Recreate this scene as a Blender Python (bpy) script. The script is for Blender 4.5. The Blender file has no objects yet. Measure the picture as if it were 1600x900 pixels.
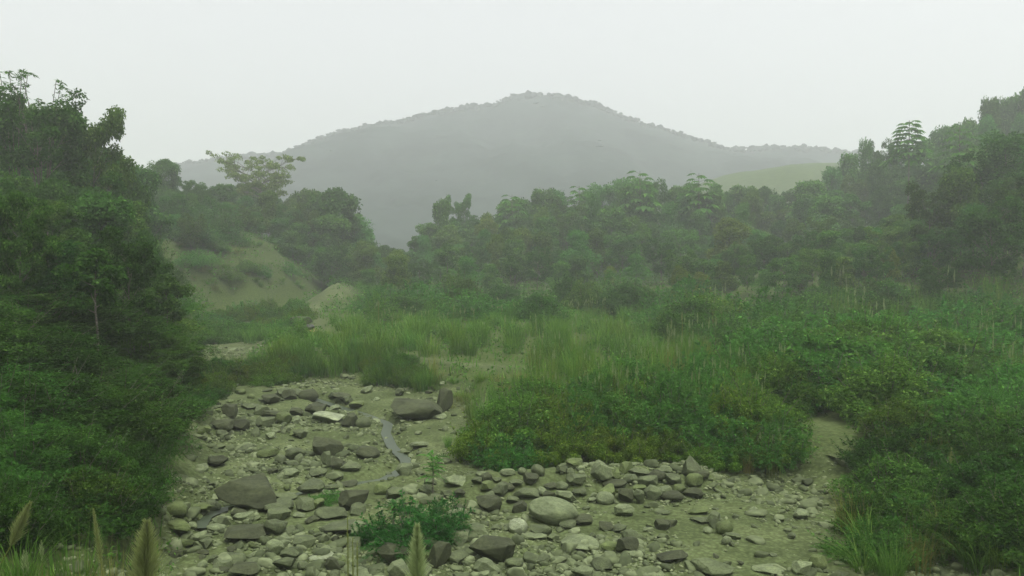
import bpy, math, random
import numpy as np
from mathutils import Vector, Matrix

# ------------------------------------------------------------------ camera, sky, sun, exposure
scene = bpy.context.scene
COL = scene.collection
CAM_H = 6.0                     # eye height above the river bed (a high bank / bridge)
FOC = 1250.0                    # focal length in pixels of the 1600 px wide photograph
PITCH = math.atan(55.0 / FOC)   # camera tilts down a little
cam_d = bpy.data.cameras.new("camera")
cam_d.lens = FOC / 1600.0 * 36.0
cam_d.sensor_width = 36.0
cam_d.clip_start = 0.1
cam_d.clip_end = 8000.0
cam = bpy.data.objects.new("camera", cam_d)
COL.objects.link(cam)
cam.location = (0, 0, CAM_H)
cam.rotation_euler = (math.pi / 2 - PITCH, 0, 0)
scene.camera = cam

SUN_EL, SUN_AZ = math.radians(72), math.radians(150)      # high sun behind the cloud, over the left shoulder
world = bpy.data.worlds.new("World")
scene.world = world
world.use_nodes = True
wn, wl = world.node_tree.nodes, world.node_tree.links
wn.clear()
w_out = wn.new("ShaderNodeOutputWorld")
w_bg = wn.new("ShaderNodeBackground")
w_hs = wn.new("ShaderNodeHueSaturation")
w_sky = wn.new("ShaderNodeTexSky")
w_sky.sky_type = 'NISHITA'
w_sky.sun_disc = False
w_sky.sun_elevation = SUN_EL
w_sky.sun_rotation = SUN_AZ
w_sky.dust_density = 6.0
w_sky.air_density = 1.2
w_sky.ozone_density = 1.0
w_hs.inputs['Saturation'].default_value = 0.12          # overcast: the blue is gone
wl.new(w_sky.outputs[0], w_hs.inputs['Color'])
wl.new(w_hs.outputs[0], w_bg.inputs['Color'])
w_bg.inputs['Strength'].default_value = 0.15
wl.new(w_bg.outputs[0], w_out.inputs['Surface'])

sun_d = bpy.data.lights.new("sun", 'SUN')
sun_d.energy = 1.5
sun_d.angle = math.radians(20)
sun_d.color = (1.0, 1.0, 0.96)
sun = bpy.data.objects.new("sun", sun_d)
COL.objects.link(sun)
sd = Vector((math.sin(SUN_AZ) * math.cos(SUN_EL), math.cos(SUN_AZ) * math.cos(SUN_EL), math.sin(SUN_EL)))
sun.rotation_euler = sd.to_track_quat('Z', 'Y').to_euler()
sun.location = (0, 0, 400)

scene.view_settings.view_transform = 'Standard'
scene.view_settings.look = 'None'
scene.view_settings.exposure = 0.72
scene.view_settings.gamma = 1.0
HAZE_DENSITY = 0.0015
HAZE_G = 0.35
cy = scene.cycles
cy.use_denoising = True
cy.max_bounces = 6
cy.diffuse_bounces = 3
cy.glossy_bounces = 2
cy.transmission_bounces = 3
cy.volume_bounces = 3
cy.caustics_reflective = False
cy.caustics_refractive = False
cy.sample_clamp_indirect = 4.0

rng = np.random.default_rng(7)
R = random.Random(11)

# ------------------------------------------------------------------ small numeric helpers
def sstep(a, b, x):
    t = np.clip((np.asarray(x, float) - a) / (b - a), 0, 1)
    return t * t * (3 - 2 * t)

def _h(ix, iy, s):
    n = (ix.astype(np.int64) * 374761393 + iy.astype(np.int64) * 668265263 + s * 1442695041) & 0xFFFFFFFF
    n = ((n ^ (n >> 13)) * 1274126177) & 0xFFFFFFFF
    n = n ^ (n >> 16)
    return (n & 0xFFFF) / 65535.0

def vnoise(x, y, s=0):
    x = np.asarray(x, float); y = np.asarray(y, float)
    ix = np.floor(x).astype(np.int64); iy = np.floor(y).astype(np.int64)
    fx = x - ix; fy = y - iy
    fx = fx * fx * (3 - 2 * fx); fy = fy * fy * (3 - 2 * fy)
    a = _h(ix, iy, s); b = _h(ix + 1, iy, s); c = _h(ix, iy + 1, s); d = _h(ix + 1, iy + 1, s)
    return (a * (1 - fx) + b * fx) * (1 - fy) + (c * (1 - fx) + d * fx) * fy - 0.5

def fbm(x, y, s=0, o=4):
    v = 0; a = 1.0
    for i in range(o):
        v = v + a * vnoise(x * 2 ** i, y * 2 ** i, s + i * 17); a *= 0.5
    return v

def seg_dist(x, y, pts):
    best = np.full(np.shape(x), 1e9)
    for (ax, ay), (bx, by) in zip(pts[:-1], pts[1:]):
        dx, dy = bx - ax, by - ay
        t = np.clip(((x - ax) * dx + (y - ay) * dy) / (dx * dx + dy * dy + 1e-9), 0, 1)
        best = np.minimum(best, np.hypot(x - ax - t * dx, y - ay - t * dy))
    return best

def inside(x, y, poly):
    r = np.zeros(np.shape(x), bool)
    n = len(poly)
    for i in range(n):
        (x1, y1), (x2, y2) = poly[i], poly[(i + 1) % n]
        if y1 == y2: continue
        c = ((y1 > y) != (y2 > y)) & (x < (x2 - x1) * (y - y1) / (y2 - y1) + x1)
        r ^= c
    return r

# ------------------------------------------------------------------ the shape of the valley
LEFT_FOOT = np.array([(-30, -4), (0, -5), (15, -6.9), (20, -8.5), (30, -12.2), (45, -18.4), (60, -24.5), (80, -29), (90, -24),
                      (105, -22.5), (120, -23.5), (150, -32), (220, -52), (400, -110), (4000, -1200)], float)
PLAIN = [(7.3, 13.5), (8.6, 19), (6.6, 20.4), (4.4, 21.4), (1.5, 21.6), (-.7, 21.2), (-2, 25.4), (-2.1, 31.3), (-4.6, 34.6), (-9.2, 36.6),
         (-13.2, 35.8), (-15, 40), (-17, 52), (-20, 66), (-23.5, 78), (-22, 100), (-22, 130), (-30, 400), (-30, 4000), (4000, 4000), (4000, 5), (14, 8)]
RIGHT_FOOT = np.array([(-400, 95), (-18, 84), (0, 80), (18, 72), (26, 60), (33, 46), (37, 28), (44, 0), (60, -40)], float)   # x, y
CHANNEL = [(-9.6, 35), (-6.0, 31), (-4.5, 28.9), (-4.35, 27.3), (-3.85, 25.4), (-3.2, 23.7), (-3.0, 22.7), (-3.5, 21.5), (-4.4, 20.9), (-5.4, 20.3), (-6.1, 19.7), (-6.9, 18.8), (-7.0, 18.0), (-6.85, 17.2), (-6.9, 14)]
TRACK = [(2.2, 36.3), (-1.0, 36.0), (-4.5, 38.4), (-8, 43), (-11, 48), (-13.5, 55), (-16, 64), (-18.5, 74), (-18.6, 82)]
PATH = [(7.6, 18.4), (8.2, 20.5), (8.9, 22.8), (9.6, 24.4)]

def height(x, y):
    x = np.asarray(x, float); y = np.asarray(y, float)
    z = 0.22 * fbm(x * .22, y * .22, 3, 3) + 0.07 * fbm(x * 1.1, y * 1.1, 5, 2)
    # vegetated plain on the right, a metre above the bed
    dp = seg_dist(x, y, PLAIN); ins = inside(x, y, PLAIN)
    z = z + np.where(ins, sstep(0, 3.2, dp) * 0.95, 0) + np.where(ins, 0.5 * fbm(x * .12, y * .12, 9, 3) * sstep(1, 8, dp), 0)
    # heap of boulders along the foot of the bank
    z = z + .4 * np.exp(-(seg_dist(x, y, [(-.6, 20.1), (1.5, 20.4), (4.6, 20.6)]) / .75) ** 2)
    # stream channel
    dc = seg_dist(x, y, CHANNEL)
    z = z - 0.26 * (1 - sstep(0.1, 0.6, dc))
    # left slope
    d = np.interp(y, LEFT_FOOT[:, 0], LEFT_FOOT[:, 1]) - x
    d = d + 2.2 * fbm(x * .07 + 4, y * .07, 21, 3)
    dd = np.maximum(d, 0)
    cut = np.exp(-((y - 92) / 16.0) ** 2)
    s = 0.72 + 0.45 * cut
    A = 11 + 0 * y
    z = z + A * (1 - np.exp(-dd * s / A)) + 0.05 * dd
    z = z + np.where(d > 0, 1.4 * fbm(x * .16, y * .16, 31, 3) * sstep(0, 5, d), 0)
    # right slope
    fy = np.interp(x, RIGHT_FOOT[:, 0], RIGHT_FOOT[:, 1])
    fx = np.interp(-y, -RIGHT_FOOT[:, 1], RIGHT_FOOT[:, 0])
    e = np.clip(y - fy, 0, 120)
    g = np.interp(x, [-22, 0, 25, 45, 80], [.03, .12, .18, .25, .28])
    cap = np.interp(x, [-22, 0, 20, 45, 70, 110], [.4, 1.2, 2.2, 5, 9, 12])
    rise = cap * (1 - np.exp(-e * g / cap))
    z = z + rise + np.where(e > 0, 1.5 * fbm(x * .06, y * .06, 41, 3) * sstep(0, 10, e), 0)
    # pale grassy hill behind the right forest
    z = z + 24 * np.exp(-(((x - 95) / 75) ** 2 + ((y - 270) / 60) ** 2))
    z = z + np.where(d > 0, .5 * fbm(x * .8, y * .35, 35, 3) * cut * sstep(0, 2, d), 0)
    # sand ramp at the end of the track
    u = (x + 18.6); v = (y - 84)
    z = z + 1.9 * np.exp(-(u / 2.4) ** 2 - (v / 6) ** 2) * sstep(-5, 1, u)
    # high bank the picture was taken from
    z = z + 4.3 * (1 - sstep(2, 13.2, y + 0.25 * np.abs(x) * 0))
    return z

def proj(p):
    dx, dy, dz = p[0], p[1], p[2] - CAM_H
    f = dy * math.cos(PITCH) - dz * math.sin(PITCH)
    u = dy * math.sin(PITCH) + dz * math.cos(PITCH)
    return 800 + FOC * dx / f, 450 - FOC * u / f

def ray(px, py):
    u, v = (px - 800) / FOC, (450 - py) / FOC
    return np.array([u, math.cos(PITCH) + v * math.sin(PITCH), -math.sin(PITCH) + v * math.cos(PITCH)])

def at(px, py, Y):
    d = ray(px, py); t = Y / d[1]
    return np.array([d[0] * t, Y, CAM_H + d[2] * t])

def ground(px, py, y0=12.0, y1=400):
    d = ray(px, py)
    ys = np.concatenate([np.arange(y0, 120, .1), np.arange(120, y1, 1.0)])
    t = ys / d[1]
    zz = CAM_H + d[2] * t; hh = height(d[0] * t, ys)
    k = np.nonzero(zz <= hh)[0]
    i = k[0] if len(k) else len(ys) - 1
    return np.array([d[0] * t[i], ys[i], hh[i]])

def hz(x, y): return float(height(np.array([x]), np.array([y]))[0])

# ------------------------------------------------------------------ mesh and object helpers
def mk_mesh(name, V, F, mat=None, smooth=False):
    V = np.asarray(V, np.float32).reshape(-1, 3)
    F = np.asarray(F, np.int32)
    me = bpy.data.meshes.new(name)
    n, k = F.shape
    me.vertices.add(len(V)); me.vertices.foreach_set("co", V.ravel())
    me.loops.add(n * k); me.loops.foreach_set("vertex_index", F.ravel())
    me.polygons.add(n)
    me.polygons.foreach_set("loop_start", np.arange(0, n * k, k, dtype=np.int32))
    if smooth: me.polygons.foreach_set("use_smooth", np.ones(n, bool))
    me.update(calc_edges=True)
    if mat: me.materials.append(mat)
    return me

def fattr(me, name, arr):
    a = me.attributes.new(name, 'FLOAT', 'POINT'); a.data.foreach_set("value", np.asarray(arr, np.float32))

def link(name, data, parent=None, loc=None):
    o = bpy.data.objects.new(name, data); COL.objects.link(o)
    if parent is not None: o.parent = parent
    if loc is not None: o.location = loc
    return o

def tag(o, label=None, cat=None, group=None, kind=None):
    if label: o['label'] = label
    if cat: o['category'] = cat
    if group: o['group'] = group
    if kind: o['kind'] = kind
    return o

class Geo:
    """collects quads"""
    def __init__(s): s.V = []; s.F = []; s.n = 0
    def add(s, V, F):
        V = np.asarray(V, float).reshape(-1, 3); F = np.asarray(F, int)
        s.V.append(V); s.F.append(F + s.n); s.n += len(V)
    def quads(s, Q):
        Q = np.asarray(Q, float).reshape(-1, 4, 3)
        s.add(Q.reshape(-1, 3), np.arange(len(Q) * 4).reshape(-1, 4))
    def mesh(s, name, mat, smooth=False):
        return mk_mesh(name, np.concatenate(s.V), np.concatenate(s.F), mat, smooth)

def tube(g, P, rad, sides=6):
    P = np.asarray(P, float); m = len(P)
    T = np.gradient(P, axis=0); T /= np.linalg.norm(T, axis=1)[:, None] + 1e-9
    up = np.array([0, 0, 1.0]) if abs(T[0][2]) < .9 else np.array([1.0, 0, 0])
    A = np.cross(T, up); A /= np.linalg.norm(A, axis=1)[:, None] + 1e-9
    B = np.cross(T, A)
    an = np.linspace(0, 2 * math.pi, sides, endpoint=False)
    ring = (A[:, None, :] * np.cos(an)[None, :, None] + B[:, None, :] * np.sin(an)[None, :, None]) * np.asarray(rad)[:, None, None] + P[:, None, :]
    F = []
    for i in range(m - 1):
        for j in range(sides):
            k = (j + 1) % sides
            F.append((i * sides + j, i * sides + k, (i + 1) * sides + k, (i + 1) * sides + j))
    g.add(ring.reshape(-1, 3), F)

def unit(v): return v / (np.linalg.norm(v, axis=-1, keepdims=True) + 1e-9)

def leaf_quads(pos, axis, nrm, L, W, fold=.15):
    axis = unit(axis); side = unit(np.cross(nrm, axis)); nn = unit(np.cross(axis, side))
    L = np.asarray(L)[:, None]; W = np.asarray(W)[:, None]
    mid = pos + axis * L * .45
    return np.stack([pos, mid + side * W * .5 + nn * W * fold, pos + axis * L - nn * L * .12, mid - side * W * .5 + nn * W * fold], 1)

def rdir(n, upb=0.0):
    v = rng.normal(size=(n, 3)); v[:, 2] += upb
    return unit(v)

def clump_leaves(C, Rr, n, L, W, flat=.75, upb=.35, shell=(.55, 1.08), droop=.25, jit=.7):
    """leaves over the surface of foliage clumps C (k,3) with radii Rr"""
    C = np.repeat(np.asarray(C, float), n, 0); r = np.repeat(np.asarray(Rr, float), n)
    m = len(C)
    d = rdir(m, upb)
    rad = rng.uniform(shell[0], shell[1], m) * r
    pos = C + d * rad[:, None] * np.array([1, 1, flat])
    nrm = unit(d + rng.normal(size=(m, 3)) * jit + np.array([0, 0, .5]))
    ax = np.cross(nrm, rng.normal(size=(m, 3))); ax = unit(unit(ax) + d * .5 + np.array([0, 0, -droop]))
    s = rng.uniform(.6, 1.25, m)
    return leaf_quads(pos, ax, nrm, L * s, W * s)

def fronds(P, D, length, pairs, lw, ll, droop=.35):
    """feathery compound leaves: P (k,3) roots, D directions; each = `pairs` pairs of leaflets on a drooping midrib"""
    out = []
    k = len(P)
    D = unit(D); ln = length * rng.uniform(.6, 1.2, k)
    side = unit(np.cross(D, np.array([0, 0, 1.0]) + rng.normal(size=(k, 3)) * .35)); up = unit(np.cross(side, D))
    for i in range(pairs):
        t = (i + .6) / pairs
        c = P + D * (ln * t)[:, None] + np.array([0, 0, -1.0]) * (ln * droop * t * t)[:, None]
        s = math.sin(math.pi * (0.15 + .75 * t)) ** .6
        for sg in (-1, 1):
            ax = unit(side * sg + D * .45 - up * .1)
            out.append(leaf_quads(c, ax, up + rng.normal(size=(k, 3)) * .25, np.full(k, ll * s), np.full(k, lw * s)))
    return np.concatenate(out)

# ------------------------------------------------------------------ materials
def new_mat(name):
    m = bpy.data.materials.new(name); m.use_nodes = True
    nt = m.node_tree; nt.nodes.clear()
    o = nt.nodes.new("ShaderNodeOutputMaterial")
    return m, nt.nodes, nt.links, o

def ramp(N, stops):
    r = N.new("ShaderNodeValToRGB")
    e = r.color_ramp.elements
    while len(e) < len(stops): e.new(.5)
    for k, (p, c) in enumerate(stops):
        e[k].position = p; e[k].color = (*c, 1)
    return r

def leaf_mat(name, dark, mid, light, transl=.3, pl=.82, raw=False):
    m, N, L, o = new_mat(name)
    geo = N.new("ShaderNodeNewGeometry"); oi = N.new("ShaderNodeObjectInfo")
    if not raw:
        dark, mid, light = [(c[0] * .95 * k, c[1] * 1.08 * k, c[2] * .64 * k) for c, k in ((dark, 1.2), (mid, 1.25), (light, 1.6))]  # light tone lifted most: glinting leaf highlights painted into the colour
    r = ramp(N, [(0, dark), (.55, mid), (pl, mid), (1, light)])
    L.new(geo.outputs['Random Per Island'], r.inputs[0])
    mul = N.new("ShaderNodeMix"); mul.data_type = 'RGBA'; mul.blend_type = 'MULTIPLY'; mul.inputs[0].default_value = 1
    L.new(r.outputs[0], mul.inputs[6]); L.new(oi.outputs['Color'], mul.inputs[7])
    df = N.new("ShaderNodeBsdfDiffuse"); tr = N.new("ShaderNodeBsdfTranslucent"); mx = N.new("ShaderNodeMixShader")
    mx.inputs[0].default_value = transl
    L.new(mul.outputs[2], df.inputs[0]); L.new(mul.outputs[2], tr.inputs[0])
    L.new(df.outputs[0], mx.inputs[1]); L.new(tr.outputs[0], mx.inputs[2]); L.new(mx.outputs[0], o.inputs[0])
    return m

M = {}
M['leaf'] = leaf_mat('leaf_broad', (.03, .07, .016), (.055, .125, .03), (.10, .18, .055), .45)
M['leaf_dark'] = leaf_mat('leaf_dark', (.02, .05, .012), (.04, .095, .022), (.07, .13, .04), .45)
M['far_leaf'] = leaf_mat('far_leaf', (.022, .033, .030), (.023, .0345, .031), (.024, .036, .032), .3, .86, True)
M['leaf_feather'] = leaf_mat('leaf_feathery', (.03, .085, .022), (.055, .14, .038), (.09, .2, .06), .45)
M['leaf_olive'] = leaf_mat('leaf_olive', (.042, .08, .013), (.07, .12, .022), (.115, .165, .038), .45)
M['leaf_pale'] = leaf_mat('leaf_pale', (.06, .085, .035), (.095, .125, .05), (.14, .165, .07), .35)
M['blade'] = leaf_mat('reed_blade', (.045, .098, .022), (.074, .145, .036), (.115, .18, .058), .4)
M['blade_dry'] = leaf_mat('dry_blade', (.10, .125, .03), (.17, .20, .05), (.25, .27, .09), .4, .82, True)
M['plume'] = leaf_mat('plume_hair', (.30, .31, .13), (.40, .41, .19), (.5, .5, .26), .5, .82, True)
M['plume_dull'] = leaf_mat('plume_dull', (.18, .22, .10), (.26, .31, .14), (.34, .38, .19), .5, .82, True)

def bark_mat():
    m, N, L, o = new_mat('bark')
    b = N.new("ShaderNodeBsdfPrincipled"); b.inputs['Roughness'].default_value = .9
    tc = N.new("ShaderNodeTexCoord"); n = N.new("ShaderNodeTexNoise"); n.inputs['Scale'].default_value = 9
    r = ramp(N, [(.3, (.045, .04, .027)), (.7, (.13, .12, .085))])
    L.new(tc.outputs['Object'], n.inputs['Vector']); L.new(n.outputs[0], r.inputs[0]); L.new(r.outputs[0], b.inputs['Base Color'])
    bp = N.new("ShaderNodeBump"); bp.inputs['Strength'].default_value = .5; bp.inputs['Distance'].default_value = .02
    L.new(n.outputs[0], bp.inputs['Height']); L.new(bp.outputs[0], b.inputs['Normal'])
    L.new(b.outputs[0], o.inputs[0]); return m
M['bark'] = bark_mat()

def rock_mat():
    m, N, L, o = new_mat('river_rock')
    b = N.new("ShaderNodeBsdfPrincipled"); b.inputs['Roughness'].default_value = .82
    b.inputs['Specular IOR Level'].default_value = .25
    tc = N.new("ShaderNodeTexCoord"); oi = N.new("ShaderNodeObjectInfo")
    add = N.new("ShaderNodeVectorMath"); add.operation = 'ADD'
    mulv = N.new("ShaderNodeVectorMath"); mulv.operation = 'SCALE'; mulv.inputs['Scale'].default_value = 37
    cmb = N.new("ShaderNodeCombineXYZ")
    for k in range(3): L.new(oi.outputs['Random'], cmb.inputs[k])
    L.new(cmb.outputs[0], mulv.inputs[0]); L.new(tc.outputs['Object'], add.inputs[0]); L.new(mulv.outputs[0], add.inputs[1])
    n1 = N.new("ShaderNodeTexNoise"); n1.inputs['Scale'].default_value = 2.2; n1.inputs['Detail'].default_value = 8; n1.inputs['Roughness'].default_value = .65
    n2 = N.new("ShaderNodeTexNoise"); n2.inputs['Scale'].default_value = 14; n2.inputs['Detail'].default_value = 5
    L.new(add.outputs[0], n1.inputs['Vector']); L.new(add.outputs[0], n2.inputs['Vector'])
    r1 = ramp(N, [(.3, (.62, .62, .6)), (.5, (.95, .95, .93)), (.72, (1.35, 1.35, 1.25))])
    r2 = ramp(N, [(.36, (.72, .74, .66)), (.55, (1, 1, 1)), (.7, (1.12, 1.12, 1.1))])
    L.new(n1.outputs[0], r1.inputs[0]); L.new(n2.outputs[0], r2.inputs[0])
    m1 = N.new("ShaderNodeMix"); m1.data_type = 'RGBA'; m1.blend_type = 'MULTIPLY'; m1.inputs[0].default_value = 1
    m2 = N.new("ShaderNodeMix"); m2.data_type = 'RGBA'; m2.blend_type = 'MULTIPLY'; m2.inputs[0].default_value = 1
    L.new(r1.outputs[0], m1.inputs[6]); L.new(r2.outputs[0], m1.inputs[7])
    L.new(m1.outputs[2], m2.inputs[6]); L.new(oi.outputs['Color'], m2.inputs[7])
    L.new(m2.outputs[2], b.inputs['Base Color'])
    bp = N.new("ShaderNodeBump"); bp.inputs['Strength'].default_value = .55; bp.inputs['Distance'].default_value = .05
    L.new(n1.outputs[0], bp.inputs['Height'])
    bp2 = N.new("ShaderNodeBump"); bp2.inputs['Strength'].default_value = .35; bp2.inputs['Distance'].default_value = .012
    L.new(n2.outputs[0], bp2.inputs['Height']); L.new(bp.outputs[0], bp2.inputs['Normal'])
    L.new(bp2.outputs[0], b.inputs['Normal']); L.new(b.outputs[0], o.inputs[0]); return m
M['rock'] = rock_mat()

def stone_mat(name, lo, mid, hi):
    m, N, L, o = new_mat(name)
    b = N.new("ShaderNodeBsdfPrincipled"); b.inputs['Roughness'].default_value = .85; b.inputs['Specular IOR Level'].default_value = .2
    geo = N.new("ShaderNodeNewGeometry"); r = ramp(N, [(0, lo), (.5, mid), (1, hi)])
    L.new(geo.outputs['Random Per Island'], r.inputs[0])
    tc = N.new("ShaderNodeTexCoord"); n = N.new("ShaderNodeTexNoise"); n.inputs['Scale'].default_value = 7; n.inputs['Detail'].default_value = 5
    L.new(tc.outputs['Object'], n.inputs['Vector'])
    r2 = ramp(N, [(.35, (.75, .75, .72)), (.65, (1.15, 1.15, 1.12))]); L.new(n.outputs[0], r2.inputs[0])
    mm = N.new("ShaderNodeMix"); mm.data_type = 'RGBA'; mm.blend_type = 'MULTIPLY'; mm.inputs[0].default_value = 1
    L.new(r.outputs[0], mm.inputs[6]); L.new(r2.outputs[0], mm.inputs[7]); L.new(mm.outputs[2], b.inputs['Base Color'])
    L.new(b.outputs[0], o.inputs[0]); return m
M['stones'] = stone_mat('small_stone', (.045, .058, .025), (.082, .102, .046), (.14, .168, .085))
M['gravel'] = stone_mat('gravel_stone', (.06, .077, .034), (.11, .135, .06), (.18, .21, .11))

def ground_mat():
    m, N, L, o = new_mat('valley_ground')
    b = N.new("ShaderNodeBsdfPrincipled"); b.inputs['Roughness'].default_value = .95; b.inputs['Specular IOR Level'].default_value = .1
    tc = N.new("ShaderNodeTexCoord")
    def noise(sc, d=6):
        n = N.new("ShaderNodeTexNoise"); n.inputs['Scale'].default_value = sc; n.inputs['Detail'].default_value = d
        L.new(tc.outputs['Object'], n.inputs['Vector']); return n
    na, nb, nc = noise(.55), noise(7, 8), noise(.25)
    vor = N.new("ShaderNodeTexVoronoi"); vor.inputs['Scale'].default_value = 11; L.new(tc.outputs['Object'], vor.inputs['Vector'])
    sand = ramp(N, [(.3, (.052, .07, .025)), (.5, (.08, .104, .040)), (.7, (.112, .138, .058))]); L.new(na.outputs[0], sand.inputs[0])
    fine = ramp(N, [(.3, (.68, .68, .62)), (.55, (1, 1, 1)), (.75, (1.2, 1.2, 1.15))]); L.new(nb.outputs[0], fine.inputs[0])
    vr = ramp(N, [(0, (1.12, 1.12, 1.1)), (.35, (1, 1, 1)), (.6, (.72, .72, .68))]); L.new(vor.outputs['Distance'], vr.inputs[0])
    def mul(a, c):
        q = N.new("ShaderNodeMix"); q.data_type = 'RGBA'; q.blend_type = 'MULTIPLY'; q.inputs[0].default_value = 1
        L.new(a, q.inputs[6]); L.new(c, q.inputs[7]); return q.outputs[2]
    sc = mul(mul(sand.outputs[0], fine.outputs[0]), vr.outputs[0])
    grass = ramp(N, [(.3, (.025, .045, .010)), (.5, (.045, .068, .016)), (.72, (.075, .095, .026))]); L.new(nb.outputs[0], grass.inputs[0])
    soil = ramp(N, [(.3, (.022, .038, .009)), (.5, (.040, .059, .015)), (.7, (.064, .082, .025))]); L.new(nb.outputs[0], soil.inputs[0])
    meadow = ramp(N, [(.3, (.035, .058, .018)), (.7, (.065, .09, .032))]); L.new(na.outputs[0], meadow.inputs[0])
    def mixf(f, a, c):
        q = N.new("ShaderNodeMix"); q.data_type = 'RGBA'; L.new(f, q.inputs[0]); L.new(a, q.inputs[6]); L.new(c, q.inputs[7]); return q.outputs[2]
    def at_(n):
        a = N.new("ShaderNodeAttribute"); a.attribute_name = n; return a.outputs['Fac']
    c = mixf(at_('sand'), grass.outputs[0], sc)
    c = mixf(at_('bare'), c, soil.outputs[0])
    c = mixf(at_('meadow'), c, meadow.outputs[0])
    L.new(c, b.inputs['Base Color'])
    bp = N.new("ShaderNodeBump"); bp.inputs['Strength'].default_value = .6; bp.inputs['Distance'].default_value = .06
    L.new(nb.outputs[0], bp.inputs['Height']); L.new(bp.outputs[0], b.inputs['Normal'])
    L.new(b.outputs[0], o.inputs[0]); return m
M['ground'] = ground_mat()

def simple_mat(name, c1, c2, sc, rough=.8):
    m, N, L, o = new_mat(name)
    b = N.new("ShaderNodeBsdfPrincipled"); b.inputs['Roughness'].default_value = rough; b.inputs['Specular IOR Level'].default_value = 0 if rough > .9 else .3
    tc = N.new("ShaderNodeTexCoord"); n = N.new("ShaderNodeTexNoise"); n.inputs['Scale'].default_value = sc; n.inputs['Detail'].default_value = 5
    L.new(tc.outputs['Object'], n.inputs['Vector']); r = ramp(N, [(.35, c1), (.65, c2)]); L.new(n.outputs[0], r.inputs[0])
    L.new(r.outputs[0], b.inputs['Base Color']); L.new(b.outputs[0], o.inputs[0]); return m
M['mountain'] = simple_mat('mountain_woods', (.007, .014, .012), (.020, .032, .026), .03, .95)
M['yellow_wood'] = simple_mat('yellow_wood', (.25, .2, .06), (.38, .31, .11), 6)
M['tarp'] = simple_mat('dark_load', (.03, .032, .028), (.06, .06, .05), 5)
M['tyre'] = simple_mat('tyre', (.02, .02, .02), (.035, .035, .033), 8)

def water_mat():
    m, N, L, o = new_mat('shallow_water')
    b = N.new("ShaderNodeBsdfPrincipled")
    b.inputs['Base Color'].default_value = (.04, .055, .03, 1); b.inputs['Roughness'].default_value = .4
    b.inputs['Specular IOR Level'].default_value = .3
    tc = N.new("ShaderNodeTexCoord"); n = N.new("ShaderNodeTexNoise"); n.inputs['Scale'].default_value = 5
    L.new(tc.outputs['Object'], n.inputs['Vector'])
    bp = N.new("ShaderNodeBump"); bp.inputs['Strength'].default_value = .12; bp.inputs['Distance'].default_value = .02
    L.new(n.outputs[0], bp.inputs['Height']); L.new(bp.outputs[0], b.inputs['Normal'])
    L.new(b.outputs[0], o.inputs[0]); return m
M['water'] = water_mat()

# ------------------------------------------------------------------ ground sheet
def grid_faces(nr, nc):
    i = np.arange(nr * nc).reshape(nr, nc)
    return np.stack([i[:-1, :-1], i[:-1, 1:], i[1:, 1:], i[1:, :-1]], -1).reshape(-1, 4)

def build_ground():
    ys = np.concatenate([np.linspace(-40, 10, 24, endpoint=False), np.linspace(10, 45, 190, endpoint=False),
                         np.geomspace(45, 140, 120, endpoint=False), np.geomspace(140, 4200, 60)])
    us = np.linspace(-1, 1, 361); us = np.sign(us) * np.abs(us) ** 1.25
    X = us[None, :] * (np.maximum(ys, 6) * .95 + 14)[:, None]
    Y = np.repeat(ys[:, None], len(us), 1)
    Z = height(X, Y)
    Z = Z + 0.05 * fbm(X * 3, Y * 3, 77, 3) * (Y < 60)
    V = np.stack([X, Y, Z], -1).reshape(-1, 3)
    me = mk_mesh('ground', V, grid_faces(len(ys), len(us)), M['ground'], True)
    x, y = V[:, 0], V[:, 1]
    ins = inside(x, y, PLAIN); dp = seg_dist(x, y, PLAIN)
    dl = np.interp(y, LEFT_FOOT[:, 0], LEFT_FOOT[:, 1]) - x
    wob = .8 * fbm(x * .5, y * .5, 55, 3)
    sand = np.where(ins, 1 - sstep(.3, 2.4, dp + wob), 1.0) * (1 - sstep(-.6, 1.2, dl + wob))
    sand = sand * (1 - sstep(54, 66, y)) * (y > 8)
    tr = 1 - sstep(.35, 1.0, seg_dist(x, y, TRACK) + .5 * wob)
    pt = 1 - sstep(.5, 1.6, seg_dist(x, y, PATH) + .6 * wob)
    # open dirt flat right of the boulders
    flat = (1 - sstep(0, 1.6, np.hypot((x - 6.6) / 1.5, (y - 18.5) / 1.2) - 2.2 + wob))
    ramp_ = np.exp(-((x + 18.8) / 2.6) ** 2 - ((y - 83) / 7) ** 2)
    sand = np.clip(np.maximum.reduce([sand, tr, pt * .6, flat * .85, sstep(.25, .6, ramp_)]), 0, 1)
    cut = sstep(.1, .5, np.exp(-((y - 90) / 13) ** 2) * sstep(-.5, 1.5, dl) * (1 - sstep(4.5, 7, dl)) * (.75 + .9 * fbm(x * .2, y * .13, 66, 3)))
    mead = np.exp(-(((x - 95) / 80) ** 2 + ((y - 268) / 62) ** 2))
    fattr(me, 'sand', sand); fattr(me, 'bare', cut); fattr(me, 'meadow', sstep(.2, .45, mead))
    tag(link('ground', me), 'sandy river bed, vegetated plain and slopes of the valley', None, None, 'structure')

build_ground()

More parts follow.
